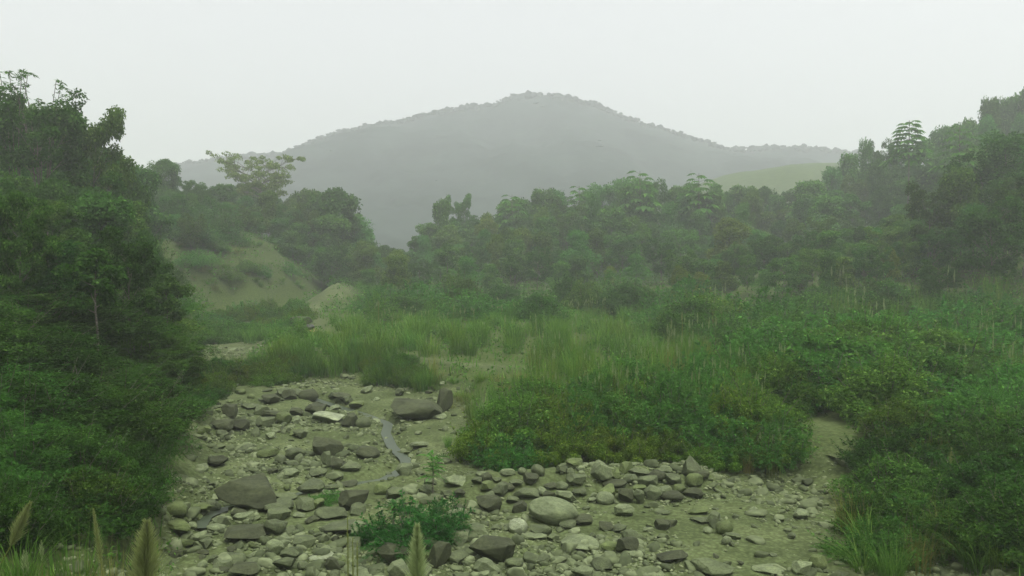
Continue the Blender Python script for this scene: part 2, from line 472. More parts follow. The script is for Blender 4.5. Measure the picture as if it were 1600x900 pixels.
# stream water: a ribbon lying in the channel
def build_stream():
    pts = np.array(CHANNEL[:-1]); t = np.linspace(0, len(pts) - 1, 70)
    cx = np.interp(t, np.arange(len(pts)), pts[:, 0]); cyy = np.interp(t, np.arange(len(pts)), pts[:, 1])
    tx, ty = np.gradient(cx), np.gradient(cyy); l = np.hypot(tx, ty); nx, ny = -ty / l, tx / l
    V = []
    zc = height(cx, cyy) + .08
    for k in range(9): zc = np.convolve(np.pad(zc, 1, mode='edge'), [.25, .5, .25], 'valid')
    w = .17
    for s in np.linspace(-w, w, 5): V.append(np.stack([cx + nx * s, cyy + ny * s, zc], -1))
    V = np.stack(V, 1).reshape(-1, 3)
    tag(link('stream', mk_mesh('stream', V, grid_faces(70, 5), M['water'], True)), 'shallow grey stream trickling between the rocks', None, None, 'structure')
build_stream()

# ------------------------------------------------------------------ mountain
SKY_M = np.array([(-400, 330), (0, 300), (150, 285), (200, 266), (300, 250), (380, 240), (450, 236), (480, 222), (520, 206), (560, 196), (600, 189), (640, 182), (680, 172),
                  (720, 165), (770, 160), (800, 149), (830, 145), (870, 146), (900, 151), (930, 160), (960, 173), (1000, 188), (1060, 206), (1100, 218),
                  (1140, 230), (1200, 226), (1250, 227), (1310, 232), (1400, 245), (1600, 262), (2100, 320)], float)
MY = 560.0
def mountain_h(x, y):
    px = 800 + FOC * x / MY
    base = CAM_H + (395 - np.interp(px, SKY_M[:, 0], SKY_M[:, 1])) / FOC * MY * 1.0 + 1.0
    # smaller ridges run nearer on the left
    t = np.clip((MY - y) / 290.0, -1.2, 1.2)
    prof = np.where(t > 0, np.maximum(1 - t, 0) ** 1.15, np.maximum(1 + t * .8, 0) ** 1.2)
    gul = 1 + .42 * fbm(x * .017, y * .005, 91, 3) * sstep(.02, .35, np.abs(t))
    return np.maximum(base, 0) * prof * gul + 5 * fbm(x * .02, y * .02, 97, 3) * sstep(.03, .2, np.abs(t)) - 3

def build_mountain():
    xs = np.linspace(-640, 700, 400); ys = np.linspace(285, 800, 250)
    X, Y = np.meshgrid(xs, ys); Z = mountain_h(X, Y) + 2.6 * fbm(X * .16, Y * .12, 93, 3)     # merged canopy
    me = mk_mesh('mountain', np.stack([X, Y, Z], -1), grid_faces(250, 400), M['mountain'], True)
    tag(link('mountain', me), 'broad forested mountain fading into the mist', None, None, 'structure')
    # its forest, one far-off mass of crowns
    n = 60
    y = 290 + (MY + 8 - 290) * rng.random(n) ** .8; x = rng.uniform(-.78, .78, n) * y
    xr = rng.uniform(-400, 400, 1900); x = np.concatenate([x, xr]); y = np.concatenate([y, np.full(1900, MY) + rng.uniform(-12, 6, 1900)])
    z = mountain_h(x, y); keep = z > 0
    x, y, z = x[keep], y[keep], z[keep]; n = len(x)
    r = .7 + 1.7 * rng.random(n) ** 2.5 * np.where(rng.random(n) < .06, 1.5, 1)
    C = np.stack([x, y, z + r * .15 + rng.uniform(0, .5, n)], -1)
    bv, bf = ico(0)
    P = bv[None] * (1 + .25 * rng.normal(size=(n, len(bv), 1))) * r[:, None, None] * np.stack([np.full(n, 1.15), np.full(n, 1.15), np.where(np.abs(y - MY) < 14, .75, .2)], -1)[:, None, :] + C[:, None, :]
    F = (bf[None] + (np.arange(n) * len(bv))[:, None, None]).reshape(-1, 3)
    me = mk_mesh('forest', P.reshape(-1, 3), F, M['mountain'], True)
    tag(link('forest', me), 'far forest covering the misty mountain', None, None, 'stuff')

# ------------------------------------------------------------------ rock shapes
def ico(sub):
    t = (1 + 5 ** .5) / 2
    V = [(-1, t, 0), (1, t, 0), (-1, -t, 0), (1, -t, 0), (0, -1, t), (0, 1, t), (0, -1, -t), (0, 1, -t), (t, 0, -1), (t, 0, 1), (-t, 0, -1), (-t, 0, 1)]
    F = [(0, 11, 5), (0, 5, 1), (0, 1, 7), (0, 7, 10), (0, 10, 11), (1, 5, 9), (5, 11, 4), (11, 10, 2), (10, 7, 6), (7, 1, 8), (3, 9, 4), (3, 4, 2), (3, 2, 6), (3, 6, 8), (3, 8, 9), (4, 9, 5), (2, 4, 11), (6, 2, 10), (8, 6, 7), (9, 8, 1)]
    V = [np.array(v) / np.linalg.norm(v) for v in V]
    for _ in range(sub):
        c = {}; G = []
        def mp(a, b):
            k = (min(a, b), max(a, b))
            if k not in c:
                m = V[a] + V[b]; V.append(m / np.linalg.norm(m)); c[k] = len(V) - 1
            return c[k]
        for a, b, d in F:
            x, y, z = mp(a, b), mp(b, d), mp(d, a)
            G += [(a, x, z), (b, y, x), (d, z, y), (x, y, z)]
        F = G
    return np.array(V), np.array(F)

def n3(p, s):  # cheap 3d noise
    return (vnoise(p[:, 0] + p[:, 2] * .7, p[:, 1] - p[:, 2] * .5, s) + vnoise(p[:, 1] + 5.1, p[:, 2] + 3.3, s + 9) + vnoise(p[:, 2] - 2.2, p[:, 0] + 8.8, s + 21)) / 1.5

def rock_verts(V, seed, cuts, lo, hi, rough):
    r = np.random.default_rng(seed)
    P = V * (1 + .12 * n3(V * 1.3 + seed, seed)[:, None])
    for k in range(cuts):
        n = r.normal(size=3); n /= np.linalg.norm(n)
        if k == 0: n = np.array([.12, -.15, 1.0]); n /= np.linalg.norm(n)
        d = r.uniform(lo, hi)
        ex = P @ n - d
        P = P - np.where(ex > 0, ex * .96, 0)[:, None] * n
    P = P + rough * (n3(P * 3.5 + seed, seed + 3)[:, None] + .6 * n3(P * 9 + seed, seed + 5)[:, None]) * V
    lo_, hi_ = P.min(0), P.max(0)
    P = (P - (lo_ + hi_) / 2) / (hi_ - lo_)
    P[:, 2] += .5
    return P

build_mountain()
IV, IF = ico(4)
ROCKS = []
for k in range(16):
    sh = ('angular' if k < 9 else 'rounded' if k < 12 else 'flat')
    c, lo, hi, ro = {'angular': (15, .45, .8, .035), 'rounded': (7, .72, .92, .025), 'flat': (13, .5, .85, .04)}[sh]
    me = mk_mesh('rock', rock_verts(IV, 100 + k, c, lo, hi, ro), IF, M['rock'], True)
    ROCKS.append((sh, me))
KIND = {'a': [i for i in range(9)], 'r': [9, 10, 11], 'f': [12, 13, 14, 15]}
ROCKC = {'d': (.040, .048, .021), 'm': (.070, .087, .040), 'p': (.118, .144, .072), 'o': (.08, .105, .035), 'w': (.20, .23, .14)}
TONE = {'d': 'dark', 'm': 'grey', 'p': 'pale', 'o': 'olive', 'w': 'whitish'}
SHAPE = {'angular': 'angular', 'rounded': 'rounded', 'flat': 'flat'}

# px left, px right, py top, py bottom (in the photograph), tone, shape
HERO = [(326, 427, 738, 800, 'd', 'a'), (608, 690, 618, 659, 'd', 'a'), (678, 704, 604, 646, 'd', 'a'), (475, 526, 678, 715, 'd', 'a'), (440, 475, 700, 721, 'm', 'r'),
        (551, 592, 694, 718, 'd', 'r'), (530, 557, 645, 670, 'd', 'a'), (555, 580, 651, 670, 'm', 'r'), (476, 532, 641, 663, 'w', 'f'), (316, 353, 709, 733, 'd', 'a'),
        (524, 569, 760, 799, 'd', 'a'), (487, 541, 787, 815, 'm', 'a'), (489, 553, 814, 838, 'm', 'f'), (347, 409, 818, 851, 'd', 'a'), (409, 454, 779, 805, 'm', 'f'),
        (417, 460, 768, 787, 'm', 'f'), (411, 444, 808, 840, 'm', 'a'), (363, 394, 797, 818, 'p', 'a'), (337, 370, 626, 651, 'd', 'a'), (370, 400, 628, 641, 'm', 'f'),
        (391, 417, 630, 649, 'm', 'a'), (405, 440, 639, 655, 'd', 'f'), (427, 454, 641, 663, 'o', 'r'), (450, 473, 634, 651, 'd', 'a'), (470, 509, 626, 649, 'd', 'f'),
        (324, 359, 653, 678, 'd', 'a'), (357, 386, 653, 674, 'd', 'a'), (330, 355, 670, 684, 'm', 'a'), (396, 425, 649, 669, 'm', 'a'), (439, 464, 608, 626, 'd', 'a'),
        (404, 433, 614, 632, 'd', 'a'), (464, 495, 604, 624, 'd', 'r'), (516, 545, 618, 635, 'd', 'a'), (398, 433, 698, 717, 'o', 'r'), (435, 464, 731, 748, 'p', 'r'),
        (475, 508, 731, 750, 'm', 'f'), (499, 518, 704, 731, 'm', 'a'), (512, 538, 713, 735, 'd', 'a'), (530, 561, 723, 740, 'm', 'f'), (619, 647, 721, 744, 'p', 'a'),
        (582, 612, 752, 774, 'o', 'r'), (602, 635, 758, 783, 'm', 'a'), (462, 503, 748, 775, 'm', 'f'), (522, 557, 748, 762, 'd', 'f'), (250, 291, 779, 810, 'o', 'r'),
        (289, 328, 783, 803, 'o', 'f'), (411, 444, 843, 871, 'p', 'r'), (339, 378, 861, 884, 'm', 'f'), (425, 460, 869, 894, 'm', 'a'), (355, 402, 875, 907, 'd', 'a'),
        (479, 518, 865, 878, 'w', 'f'), (505, 530, 869, 896, 'd', 'a'), (320, 347, 816, 834, 'p', 'a'), (297, 322, 828, 849, 'p', 'a'),
        (824, 902, 774, 823, 'p', 'r'), (748, 786, 770, 805, 'd', 'a'), (803, 841, 762, 784, 'm', 'f'), (694, 732, 791, 819, 'p', 'r'), (816, 841, 743, 762, 'd', 'a'),
        (796, 819, 751, 765, 'm', 'a'), (765, 795, 755, 779, 'm', 'a'), (883, 911, 716, 734, 'o', 'a'), (867, 885, 730, 747, 'm', 'a'), (916, 951, 727, 762, 'p', 'a'),
        (885, 916, 744, 765, 'm', 'a'), (941, 982, 751, 770, 'd', 'r'), (931, 962, 767, 792, 'p', 'r'), (964, 989, 762, 789, 'd', 'a'), (989, 1007, 762, 788, 'm', 'a'),
        (962, 993, 785, 810, 'p', 'f'), (985, 1016, 740, 751, 'm', 'f'), (999, 1030, 744, 765, 'm', 'a'), (1030, 1051, 733, 747, 'p', 'a'), (1055, 1086, 718, 753, 'm', 'a'),
        (1035, 1072, 765, 785, 'd', 'r'), (1073, 1100, 740, 765, 'o', 'r'), (1023, 1049, 809, 829, 'd', 'a'), (1023, 1047, 795, 806, 'm', 'f'), (899, 928, 802, 823, 'd', 'f'),
        (875, 902, 812, 829, 'm', 'a'), (961, 1000, 836, 869, 'd', 'a'), (972, 1001, 857, 872, 'p', 'a'), (879, 938, 845, 864, 'p', 'f'), (924, 959, 867, 895, 'm', 'a'),
        (895, 931, 882, 912, 'p', 'a'), (1031, 1078, 861, 886, 'd', 'a'), (731, 803, 833, 889, 'd', 'a'), (740, 782, 868, 902, 'p', 'a'), (789, 819, 867, 892, 'm', 'a'),
        (724, 765, 816, 844, 'm', 'f'), (793, 824, 807, 836, 'w', 'r'), (830, 864, 817, 841, 'm', 'a'), (665, 702, 838, 889, 'd', 'a'), (816, 854, 834, 847, 'p', 'f'),
        (1078, 1112, 789, 806, 'o', 'f'), (1081, 1112, 809, 821, 'm', 'f'), (1105, 1130, 799, 823, 'm', 'a'), (1122, 1150, 811, 837, 'o', 'r'), (1129, 1145, 837, 854, 'p', 'r'),
        (1085, 1153, 872, 906, 'm', 'a'), (1241, 1270, 871, 899, 'p', 'a'), (1268, 1296, 861, 892, 'o', 'r'), (1244, 1268, 797, 815, 'p', 'f'), (1182, 1232, 888, 904, 'p', 'f'),
        (582, 638, 845, 889, 'd', 'a'), (604, 645, 870, 906, 'p', 'a'), (1000, 1040, 892, 910, 'p', 'f'), (1295, 1320, 715, 724, 'o', 'f'), (530, 565, 838, 862, 'm', 'a'),
        (250, 290, 812, 838, 'o', 'f'), (262, 300, 838, 858, 'o', 'a'), (455, 490, 835, 858, 'm', 'a'), (690, 728, 745, 765, 'p', 'f'), (640, 668, 690, 702, 'p', 'f')]
SPECIAL = {0: 'largest dark boulder on the river bed, flat topped above a narrow pool',
           1: 'long dark slab of rock on the far side of the stream',
           2: 'dark upright block leaning against the end of the long dark slab',
           3: 'dark boulder leaning to the left in the middle of the river bed',
           5: 'dark round boulder just left of the stream pools',
           8: 'whitish flat rock lying on the sand beyond the leaning boulder',
           10: 'dark angular block behind the low green bush among the rocks',
           54: 'biggest pale boulder, rounded, below the right hand bushes',
           73: 'grey slab leaning against the foot of the bushes on the right',
           104: 'pale flat stone alone on the open dirt right of the boulders',
           87: 'big dark boulder at the bottom right of the low green bush',
           106: 'dark rock half under the low green bush at the bottom'}
LANDMARKS = [('the largest dark boulder', 376, 775), ('the long dark slab', 650, 640), ('the left leaning boulder', 500, 698), ('the round boulder by the stream', 571, 706),
             ('the whitish flat rock', 504, 653), ('the dark block behind the bush', 546, 782), ('the biggest pale boulder', 863, 800), ('the leaning grey slab', 1070, 737),
             ('the stone alone on the dirt', 1256, 807), ('the low green bush', 645, 815), ('the slender sapling', 676, 735), ('the narrow pool', 318, 808), ('the foreground plume', 652, 870),
             ('the far reed bank', 470, 598), ('the dark bottom block', 1055, 875), ('the left bushes', 285, 700)]
used_labels = {}
def rock_label(px, py, w, tone, shape):
    size = 'large' if w > 52 else 'medium' if w > 32 else 'small' if w > 20 else 'tiny'
    def dirn(l):
        dx, dy = px - l[1], (py - l[2]) * 1.6
        if abs(dx) > abs(dy): return 'right of' if dx > 0 else 'left of'
        return 'in front of' if dy > 0 else 'behind'
    ls = sorted(LANDMARKS, key=lambda l: (px - l[1]) ** 2 + ((py - l[2]) * 1.6) ** 2)
    lab = f"{size} {tone} {shape} rock {dirn(ls[0])} {ls[0][0]}"
    for extra in (None, 1, 2, 3, 4):
        t = lab if extra is None else f"{lab}, {dirn(ls[extra])} {ls[extra][0].replace('the ', '', 1)}"
        if t not in used_labels and len(t.replace(',', '').split()) <= 16:
            used_labels[t] = 1; return t, None
    return lab, lab

rock_spots = []
def put_rock(mi, x, y, w, d, h, yaw, tone, label, sink=.18, tilt=(0, 0), grp='rocks strewn over the river bed'):
    o = bpy.data.objects.new('boulder' if w > .55 else 'rock', ROCKS[mi][1]); COL.objects.link(o)
    ca = abs(math.cos(yaw))
    o.location = (x, y, hz(x, y) - h * sink)
    o.rotation_euler = (tilt[0], tilt[1], yaw); o.scale = (w, d, h)
    c = np.array(ROCKC[tone]) * R.uniform(.85, 1.18)
    o.color = (*c, 1)
    tag(o, label, 'rock', grp)
    rock_spots.append((x, y, max(w, d) * .5))
    return o

for i, (x0, x1, y0, y1, tone, sh) in enumerate(HERO):
    gp = ground((x0 + x1) / 2, min(y1, 912), 11.0)
    Y = gp[1]; w = (x1 - x0) / FOC * Y * 1.04
    happ = (y1 - y0) / FOC * Y
    d = w * R.uniform(.7, .95)
    sl = (CAM_H - gp[2]) / Y
    h = max(happ - sl * d * .75, happ * .5) * 1.2
    mi = KIND[sh][(i * 5 + 2) % len(KIND[sh])]
    if sh == 'f': d = w * R.uniform(.75, 1.0)
    yaw = R.uniform(-.4, .4) + (math.pi if i % 2 else 0)
    tl = (R.uniform(-.12, .12), R.uniform(-.15, .15))
    if i == 0: yaw, tl = .1, (.05, -.04)
    if i == 3: tl = (0, -.35)
    if i == 73: tl = (.1, -.7)
    if i == 63: tl = (0, -.5)
    lab, g = (SPECIAL[i], None) if i in SPECIAL else rock_label((x0 + x1) / 2, (y0 + y1) / 2, x1 - x0, TONE[tone], SHAPE[ROCKS[mi][0]])
    put_rock(mi, gp[0], Y + d * .42, w, d, h, yaw, tone, lab, .17, tl, g or 'rocks strewn over the river bed')

# more single rocks: dense rubble zones, in pixels of the photograph
ZONES = [((740, 738), (1095, 785), 44, (18, 40)), ((560, 790), (840, 905), 22, (18, 44)), ((300, 610), (720, 655), 28, (10, 26)), ((300, 655), (480, 740), 18, (9, 24)), ((420, 720), (720, 790), 24, (10, 30)), ((260, 790), (560, 905), 40, (14, 40)),
         ((830, 820), (1180, 905), 22, (10, 30)), ((300, 540), (345, 600), 12, (8, 16)),
         ((1100, 790), (1320, 900), 10, (8, 16))]
for (a, b, n, ws) in ZONES:
    for k in range(n):
        for _ in range(12):
            px, py = R.uniform(a[0], b[0]), R.uniform(a[1], b[1])
            gp = ground(px, min(py, 906), 12.5); wpx = R.uniform(*ws) ** 1.0
            w = wpx / FOC * gp[1]
            if all(math.hypot(gp[0] - q[0], gp[1] - q[1]) > (q[2] + w * .5) * .62 for q in rock_spots) and float(seg_dist(gp[0], gp[1], CHANNEL)) > w * .5: break
        else: continue
        sh = R.choice('aaaarff'); tone = R.choice('dmmmppo'); mi = R.choice(KIND[sh])
        h = w * (R.uniform(.35, .5) if sh == 'f' else R.uniform(.5, .8))
        lab, g = rock_label(px, py, wpx, TONE[tone], SHAPE[ROCKS[mi][0]])
        put_rock(mi, gp[0], gp[1], w, w * R.uniform(.6, 1), h, R.uniform(0, 6.28), tone, lab, .28, (R.uniform(-.25, .25), R.uniform(-.25, .25)), g or 'rocks strewn over the river bed')

# small stones and gravel that nobody could count
def strew(n, lo, hi, sub, test, seeds):
    bv, bf = ico(sub)
    vs = [rock_verts(bv, s, 8, .5, .85, .02) - np.array([0, 0, .42]) for s in seeds]
    Y = 12.6 + (62 - 12.6) * rng.random(n * 9) ** 1.6; X = rng.uniform(-1, 1, n * 9) * (Y * .45 + 2.5)
    ok = test(X, Y); X, Y = X[ok][:n], Y[ok][:n]; n = len(X)
    s = lo * (hi / lo) ** (rng.random(n) ** 1.5); Z = height(X, Y)
    an = rng.uniform(0, 6.28, n); sx = s * rng.uniform(.8, 1.3, n); sy = s * rng.uniform(.6, 1, n); sz = s * rng.uniform(.35, .75, n)
    k = rng.integers(0, len(vs), n); VV = np.stack(vs)[k]
    P = VV * np.stack([sx, sy, sz], -1)[:, None, :]
    ti = rng.uniform(-.35, .35, n)[:, None]
    P = np.stack([P[..., 0], P[..., 1] + 0 * ti, P[..., 2] + ti * P[..., 0]], -1)
    c, sn = np.cos(an)[:, None], np.sin(an)[:, None]
    P = np.stack([P[..., 0] * c - P[..., 1] * sn + X[:, None], P[..., 0] * sn + P[..., 1] * c + Y[:, None], P[..., 2] + Z[:, None]], -1)
    F = (bf[None] + (np.arange(n) * len(bv))[:, None, None]).reshape(-1, 3)
    return P.reshape(-1, 3), F

def bed_test(dens):
    def t(X, Y):
        ins = inside(X, Y, PLAIN); dp = seg_dist(X, Y, PLAIN)
        dl = np.interp(Y, LEFT_FOOT[:, 0], LEFT_FOOT[:, 1]) - X
        p = np.where(ins, 1 - sstep(.5, 2.6, dp), 1.0) * (1 - sstep(0, 2, dl))
        p = np.maximum(p, .5 * (np.hypot((X - 6.6) / 1.5, (Y - 18.5) / 1.2) < 2.6))
        p = p * np.clip(.36 + dens * fbm(X * .45, Y * .45, 123, 3), .03, 1)
        p = p * np.clip((np.hypot((X + 6.3) / 2.6, Y - 25.6) - .7) * 2, .12, 1) * np.clip((np.hypot((X + 2.4) / 1.3, (Y - 26.5) / 2) - .7) * 2, .12, 1)
        p = p * np.where(seg_dist(X, Y, CHANNEL) > .3, 1, .8)
        return rng.random(len(X)) < p
    return t
P_, F_ = strew(900, .24, .44, 2, bed_test(1.6), (301, 302, 303, 304, 305, 306, 307, 308))
P_d, F_d = strew(4600, .08, .26, 1, bed_test(1.6), (301, 302, 303, 304, 305, 306, 307, 308))
F_ = np.concatenate([F_, F_d + len(P_)]); P_ = np.concatenate([P_, P_d])
P_c, F_c = strew(150, .12, .34, 2, lambda X, Y: seg_dist(X, Y, CHANNEL) < .42, (311, 312, 313, 314))
F_ = np.concatenate([F_, F_c + len(P_)]); P_ = np.concatenate([P_, P_c])
so = link('small_stones', mk_mesh('small_stones', P_, F_, M['stones'])); tag(so, 'small stones littering the river bed', None, None, 'stuff')
P_, F_ = strew(22000, .035, .12, 0, bed_test(1.4), (401, 402, 403))
so = link('gravel', mk_mesh('gravel', P_, F_, M['gravel'])); tag(so, 'fine gravel on the river bed', None, None, 'stuff')

# ------------------------------------------------------------------ plants: prototypes
# a prototype is (list of (part name, mesh), height, width)
def tree_proto(seed, H, spread, crown0, nl, sub, clump, nleaf, L, W, mat, prof='round', rise=.5, trunk=.09, flat=.75, extra=0, feather=None):
    r = np.random.default_rng(seed)
    g = Geo(); tips = []; rad = []
    m = 8; t = np.linspace(0, 1, m)
    top = H * (.92 if prof != 'umbrella' else .78)
    wob = np.cumsum(r.normal(0, H * .012, (m, 2)), 0)
    TP = np.stack([wob[:, 0], wob[:, 1], t * top], -1); TP[:, :2] -= TP[0, :2]
    tube(g, np.concatenate([[TP[0] - [0, 0, H * .06]], TP]), np.concatenate([[trunk * 1.4], trunk * (1 - .85 * t) + .01]), 7)
    for k in range(nl):
        f = (k + .5) / nl
        hh = crown0 + (0.96 - crown0) * f
        if prof == 'round': pr = math.sin(math.pi * (.18 + .72 * f)) ** .7
        elif prof == 'apex': pr = (1 - .82 * f ** 1.6) * (.75 + .35 * math.sin(f * 9 + seed))
        elif prof == 'cone': pr = 1 - .75 * f
        elif prof == 'umbrella': pr = .55 + .45 * f
        else: pr = .6 + .4 * math.sin(math.pi * (.1 + f * .8))
        base = np.array([np.interp(hh * H if prof != 'umbrella' else hh * top, TP[:, 2], TP[:, j]) for j in range(3)])
        az = k * 2.4 + r.uniform(-.4, .4); ln = spread * pr * r.uniform(.75, 1.15)
        el = rise * r.uniform(.6, 1.3)
        s = np.linspace(0, 1, 5)
        bend = .25 if prof != 'umbrella' else -.18
        BP = base + np.stack([np.cos(az) * ln * s, np.sin(az) * ln * s, ln * (el * s + bend * el * s * s)], -1) + np.cumsum(r.normal(0, ln * .03, (5, 3)), 0) * s[:, None]
        tube(g, BP, np.linspace(trunk * .5, .012, 5) * (1 - .4 * f), 5)
        tips.append(BP[-1]); rad.append(clump * r.uniform(.75, 1.2))
        for q in range(sub):
            st = r.uniform(.35, .9); b0 = BP[0] * (1 - st) + BP[-1] * st if False else np.array([np.interp(st, s, BP[:, j]) for j in range(3)])
            a2 = az + r.choice([-1, 1]) * r.uniform(.5, 1.2); l2 = ln * r.uniform(.28, .5)
            e2 = b0 + np.array([math.cos(a2) * l2, math.sin(a2) * l2, l2 * r.uniform(.1, .8) * (rise + .3)])
            tube(g, [b0, (b0 + e2) / 2 + [0, 0, l2 * .06], e2], [trunk * .22, trunk * .15, .008], 4)
            tips.append(e2); rad.append(clump * r.uniform(.6, 1.05))
    tips.append(TP[-1] + [0, 0, H * .02]); rad.append(clump * .9)
    C = np.array(tips); rad = np.array(rad)
    gl = Geo()
    if feather:
        n, ln, pairs, lw, ll = feather
        Cc = np.repeat(C, n, 0); rr = np.repeat(rad, n)
        d = rdir(len(Cc), .3)
        gl.quads(fronds(Cc + d * rr[:, None] * rng.uniform(.2, .85, len(Cc))[:, None] * [1, 1, flat], d + [0, 0, .2], ln, pairs, lw, ll))
    if nleaf: gl.quads(clump_leaves(C, rad, nleaf, L, W, flat))
    V = np.concatenate(gl.V)
    w = np.percentile(V[:, 0], 98) - np.percentile(V[:, 0], 2)
    return [('trunk', g.mesh('trunk', M['bark'], True)), ('crown', gl.mesh('crown', M[mat]))], float(np.percentile(V[:, 2], 99.7)), float(w)

def shrub_proto(seed, H, Wd, n, clump, nleaf, L, W, mat, feather=None, flat=.8):
    """several stems from the ground, foliage clumps through a low dome"""
    r = np.random.default_rng(seed); g = Geo(); C = []; rad = []
    for k in range(n):
        az = k * 2.4 + r.uniform(-.4, .4); q = math.sqrt((k + .5) / n)
        ex = np.array([math.cos(az) * Wd * .5 * q, math.sin(az) * Wd * .5 * q, H * (1 - .62 * q ** 2) * r.uniform(.62, .95) - clump * .5])
        ex[2] = max(ex[2], clump * .5)
        tube(g, [[ex[0] * .1, ex[1] * .1, -.1], ex * [.45, .45, .6], ex], [.022, .016, .006], 4)
        C.append(ex); rad.append(clump * r.uniform(.7, 1.2))
        C.append(ex * [.75, .75, .5]); rad.append(clump * r.uniform(.7, 1.0))
    sp = []
    for k in range(16):
        az = r.uniform(0, 6.28); q = r.uniform(.1, .95); b0 = np.array([math.cos(az) * Wd * .5 * q, math.sin(az) * Wd * .5 * q, H * (1 - .62 * q * q) * .6])
        dv = np.array([math.cos(az) * q * .7, math.sin(az) * q * .7, 1.0]) + r.normal(0, .2, 3); dv /= np.linalg.norm(dv); ln = H * r.uniform(.3, .55)
        tube(g, [b0, b0 + dv * ln * .6, b0 + dv * ln], [.012, .008, .004], 4)
        m = 22; t = r.uniform(.25, 1.0, m); pp = b0 + dv * (ln * t)[:, None]; ax = r.normal(size=(m, 3)) + dv * .8
        sp.append(leaf_quads(pp, ax, r.normal(size=(m, 3)) + [0, 0, 1.0], L * r.uniform(.9, 1.7, m), W * r.uniform(.8, 1.4, m)))
    C = np.array(C); rad = np.array(rad); gl = Geo()
    for q_ in sp: gl.quads(q_)
    if feather:
        m, ln, pairs, lw, ll = feather
        Cc = np.repeat(C, m, 0); rr = np.repeat(rad, m); d = rdir(len(Cc), .4)
        gl.quads(fronds(Cc + d * rr[:, None] * rng.uniform(.2, .9, len(Cc))[:, None] * [1, 1, flat], d + [0, 0, .25], ln, pairs, lw, ll))
    if nleaf: gl.quads(clump_leaves(C, rad, nleaf, L, W, flat))
    V = np.concatenate(gl.V)
    return [('stems', g.mesh('stems', M['bark'], True)), ('foliage', gl.mesh('foliage', M[mat]))], float(np.percentile(V[:, 2], 99.5)), float(np.percentile(V[:, 0], 98) - np.percentile(V[:, 0], 2))

def blades(n, H, spread, wid, r, lean=.5, seg=4):
    """arching grass blades from a tuft"""
    az = r.uniform(0, 6.28, n); r0 = spread * np.sqrt(r.random(n)) * .5
    h = H * r.uniform(.55, 1.0, n); ln = h * lean * r.uniform(.2, 1.1, n)
    base = np.stack([np.cos(az) * r0, np.sin(az) * r0, np.zeros(n) - .05], -1)
    a2 = az + r.normal(0, .6, n); d = np.stack([np.cos(a2), np.sin(a2), np.zeros(n)], -1); sd = np.stack([-np.sin(a2), np.cos(a2), np.zeros(n)], -1)
    pts = []
    for k in range(seg + 1):
        t = k / seg
        c = base + d * (ln * t ** 2)[:, None] + np.array([0, 0, 1.0]) * (h * (t - .32 * t ** 3 * np.minimum(ln / h, 1.2)))[:, None]
        w = wid * (1 - t) ** .6 * (.6 + .4 * min(1, t * 4)) + .001
        pts.append((c - sd * w / 2, c + sd * w / 2))
    return [np.stack([pts[k][0], pts[k][1], pts[k + 1][1], pts[k + 1][0]], 1) for k in range(seg)], pts, h

def blade_mesh_geo(g, n, H, spread, wid, r, lean=.5, seg=4):
    _, pts, h = blades(n, H, spread, wid, r, lean, seg)
    A = np.stack([np.stack(p, 1) for p in pts], 1)            # n, seg+1, 2, 3
    V = A.reshape(-1, 3); k = (seg + 1) * 2
    f = np.array([(2 * i, 2 * i + 1, 2 * i + 3, 2 * i + 2) for i in range(seg)])
    g.add(V, (f[None] + (np.arange(n) * k)[:, None, None]).reshape(-1, 4))

def plume_geo(g, base, tip, n, hair, wid, r, fat=.35):
    """feathery seed head along base->tip"""
    base = np.asarray(base, float); tip = np.asarray(tip, float); ax = tip - base; Ln = np.linalg.norm(ax); ax = ax / Ln
    t = r.random(n) ** .9; an = r.uniform(0, 6.28, n)
    u = np.cross(ax, [0, 1.0, .1]); u /= np.linalg.norm(u); v = np.cross(ax, u)
    out = u * np.cos(an)[:, None] + v * np.sin(an)[:, None]
    p = base + ax * (t * Ln)[:, None]
    env = np.clip(1.08 - t, .12, 1) ** .75 * np.clip(.45 + t * 3, 0, 1)
    L = hair * env * r.uniform(.6, 1.15, n)
    d = unit(out * fat * r.uniform(.5, 1.4, n)[:, None] + ax * 1.0)
    g.quads(leaf_quads(p, d, np.cross(d, out) + r.normal(size=(n, 3)) * .3, L, np.full(n, wid)))

def reed_proto(seed, H, n, spread, wid, mat, plumes=0, lean=.5, plm='plume_dull'):
    r = np.random.default_rng(seed); g = Geo()
    blade_mesh_geo(g, n, H, spread, wid, r, lean)
    parts = [('leaves', g.mesh('leaves', M[mat]))]
    top = H * .9
    if plumes:
        for k in range(plumes):
            gs, gp = Geo(), Geo()
            a = r.uniform(0, 6.28); b = np.array([math.cos(a), math.sin(a), 0]) * spread * .35
            l = np.array([r.normal(0, .1), r.normal(0, .1), 1.0]); e = b + l * H * r.uniform(.85, 1.1)
            tube(gs, [b, (b + e) / 2, e], [.008, .007, .004], 4)
            tp = e + np.array([r.normal(0, .07), r.normal(0, .07), .4]) * H * .22
            plume_geo(gp, e - l * .05, tp + [0, 0, .1 * H], 70, .2 * H * .5, .012 * H * .6, r)
            top = max(top, tp[2])
            parts += [('stalk', gs.mesh('stalk', M['blade_dry'])), ('plume', gp.mesh('plume', M[plm]))]
    return parts, top, spread + H * lean

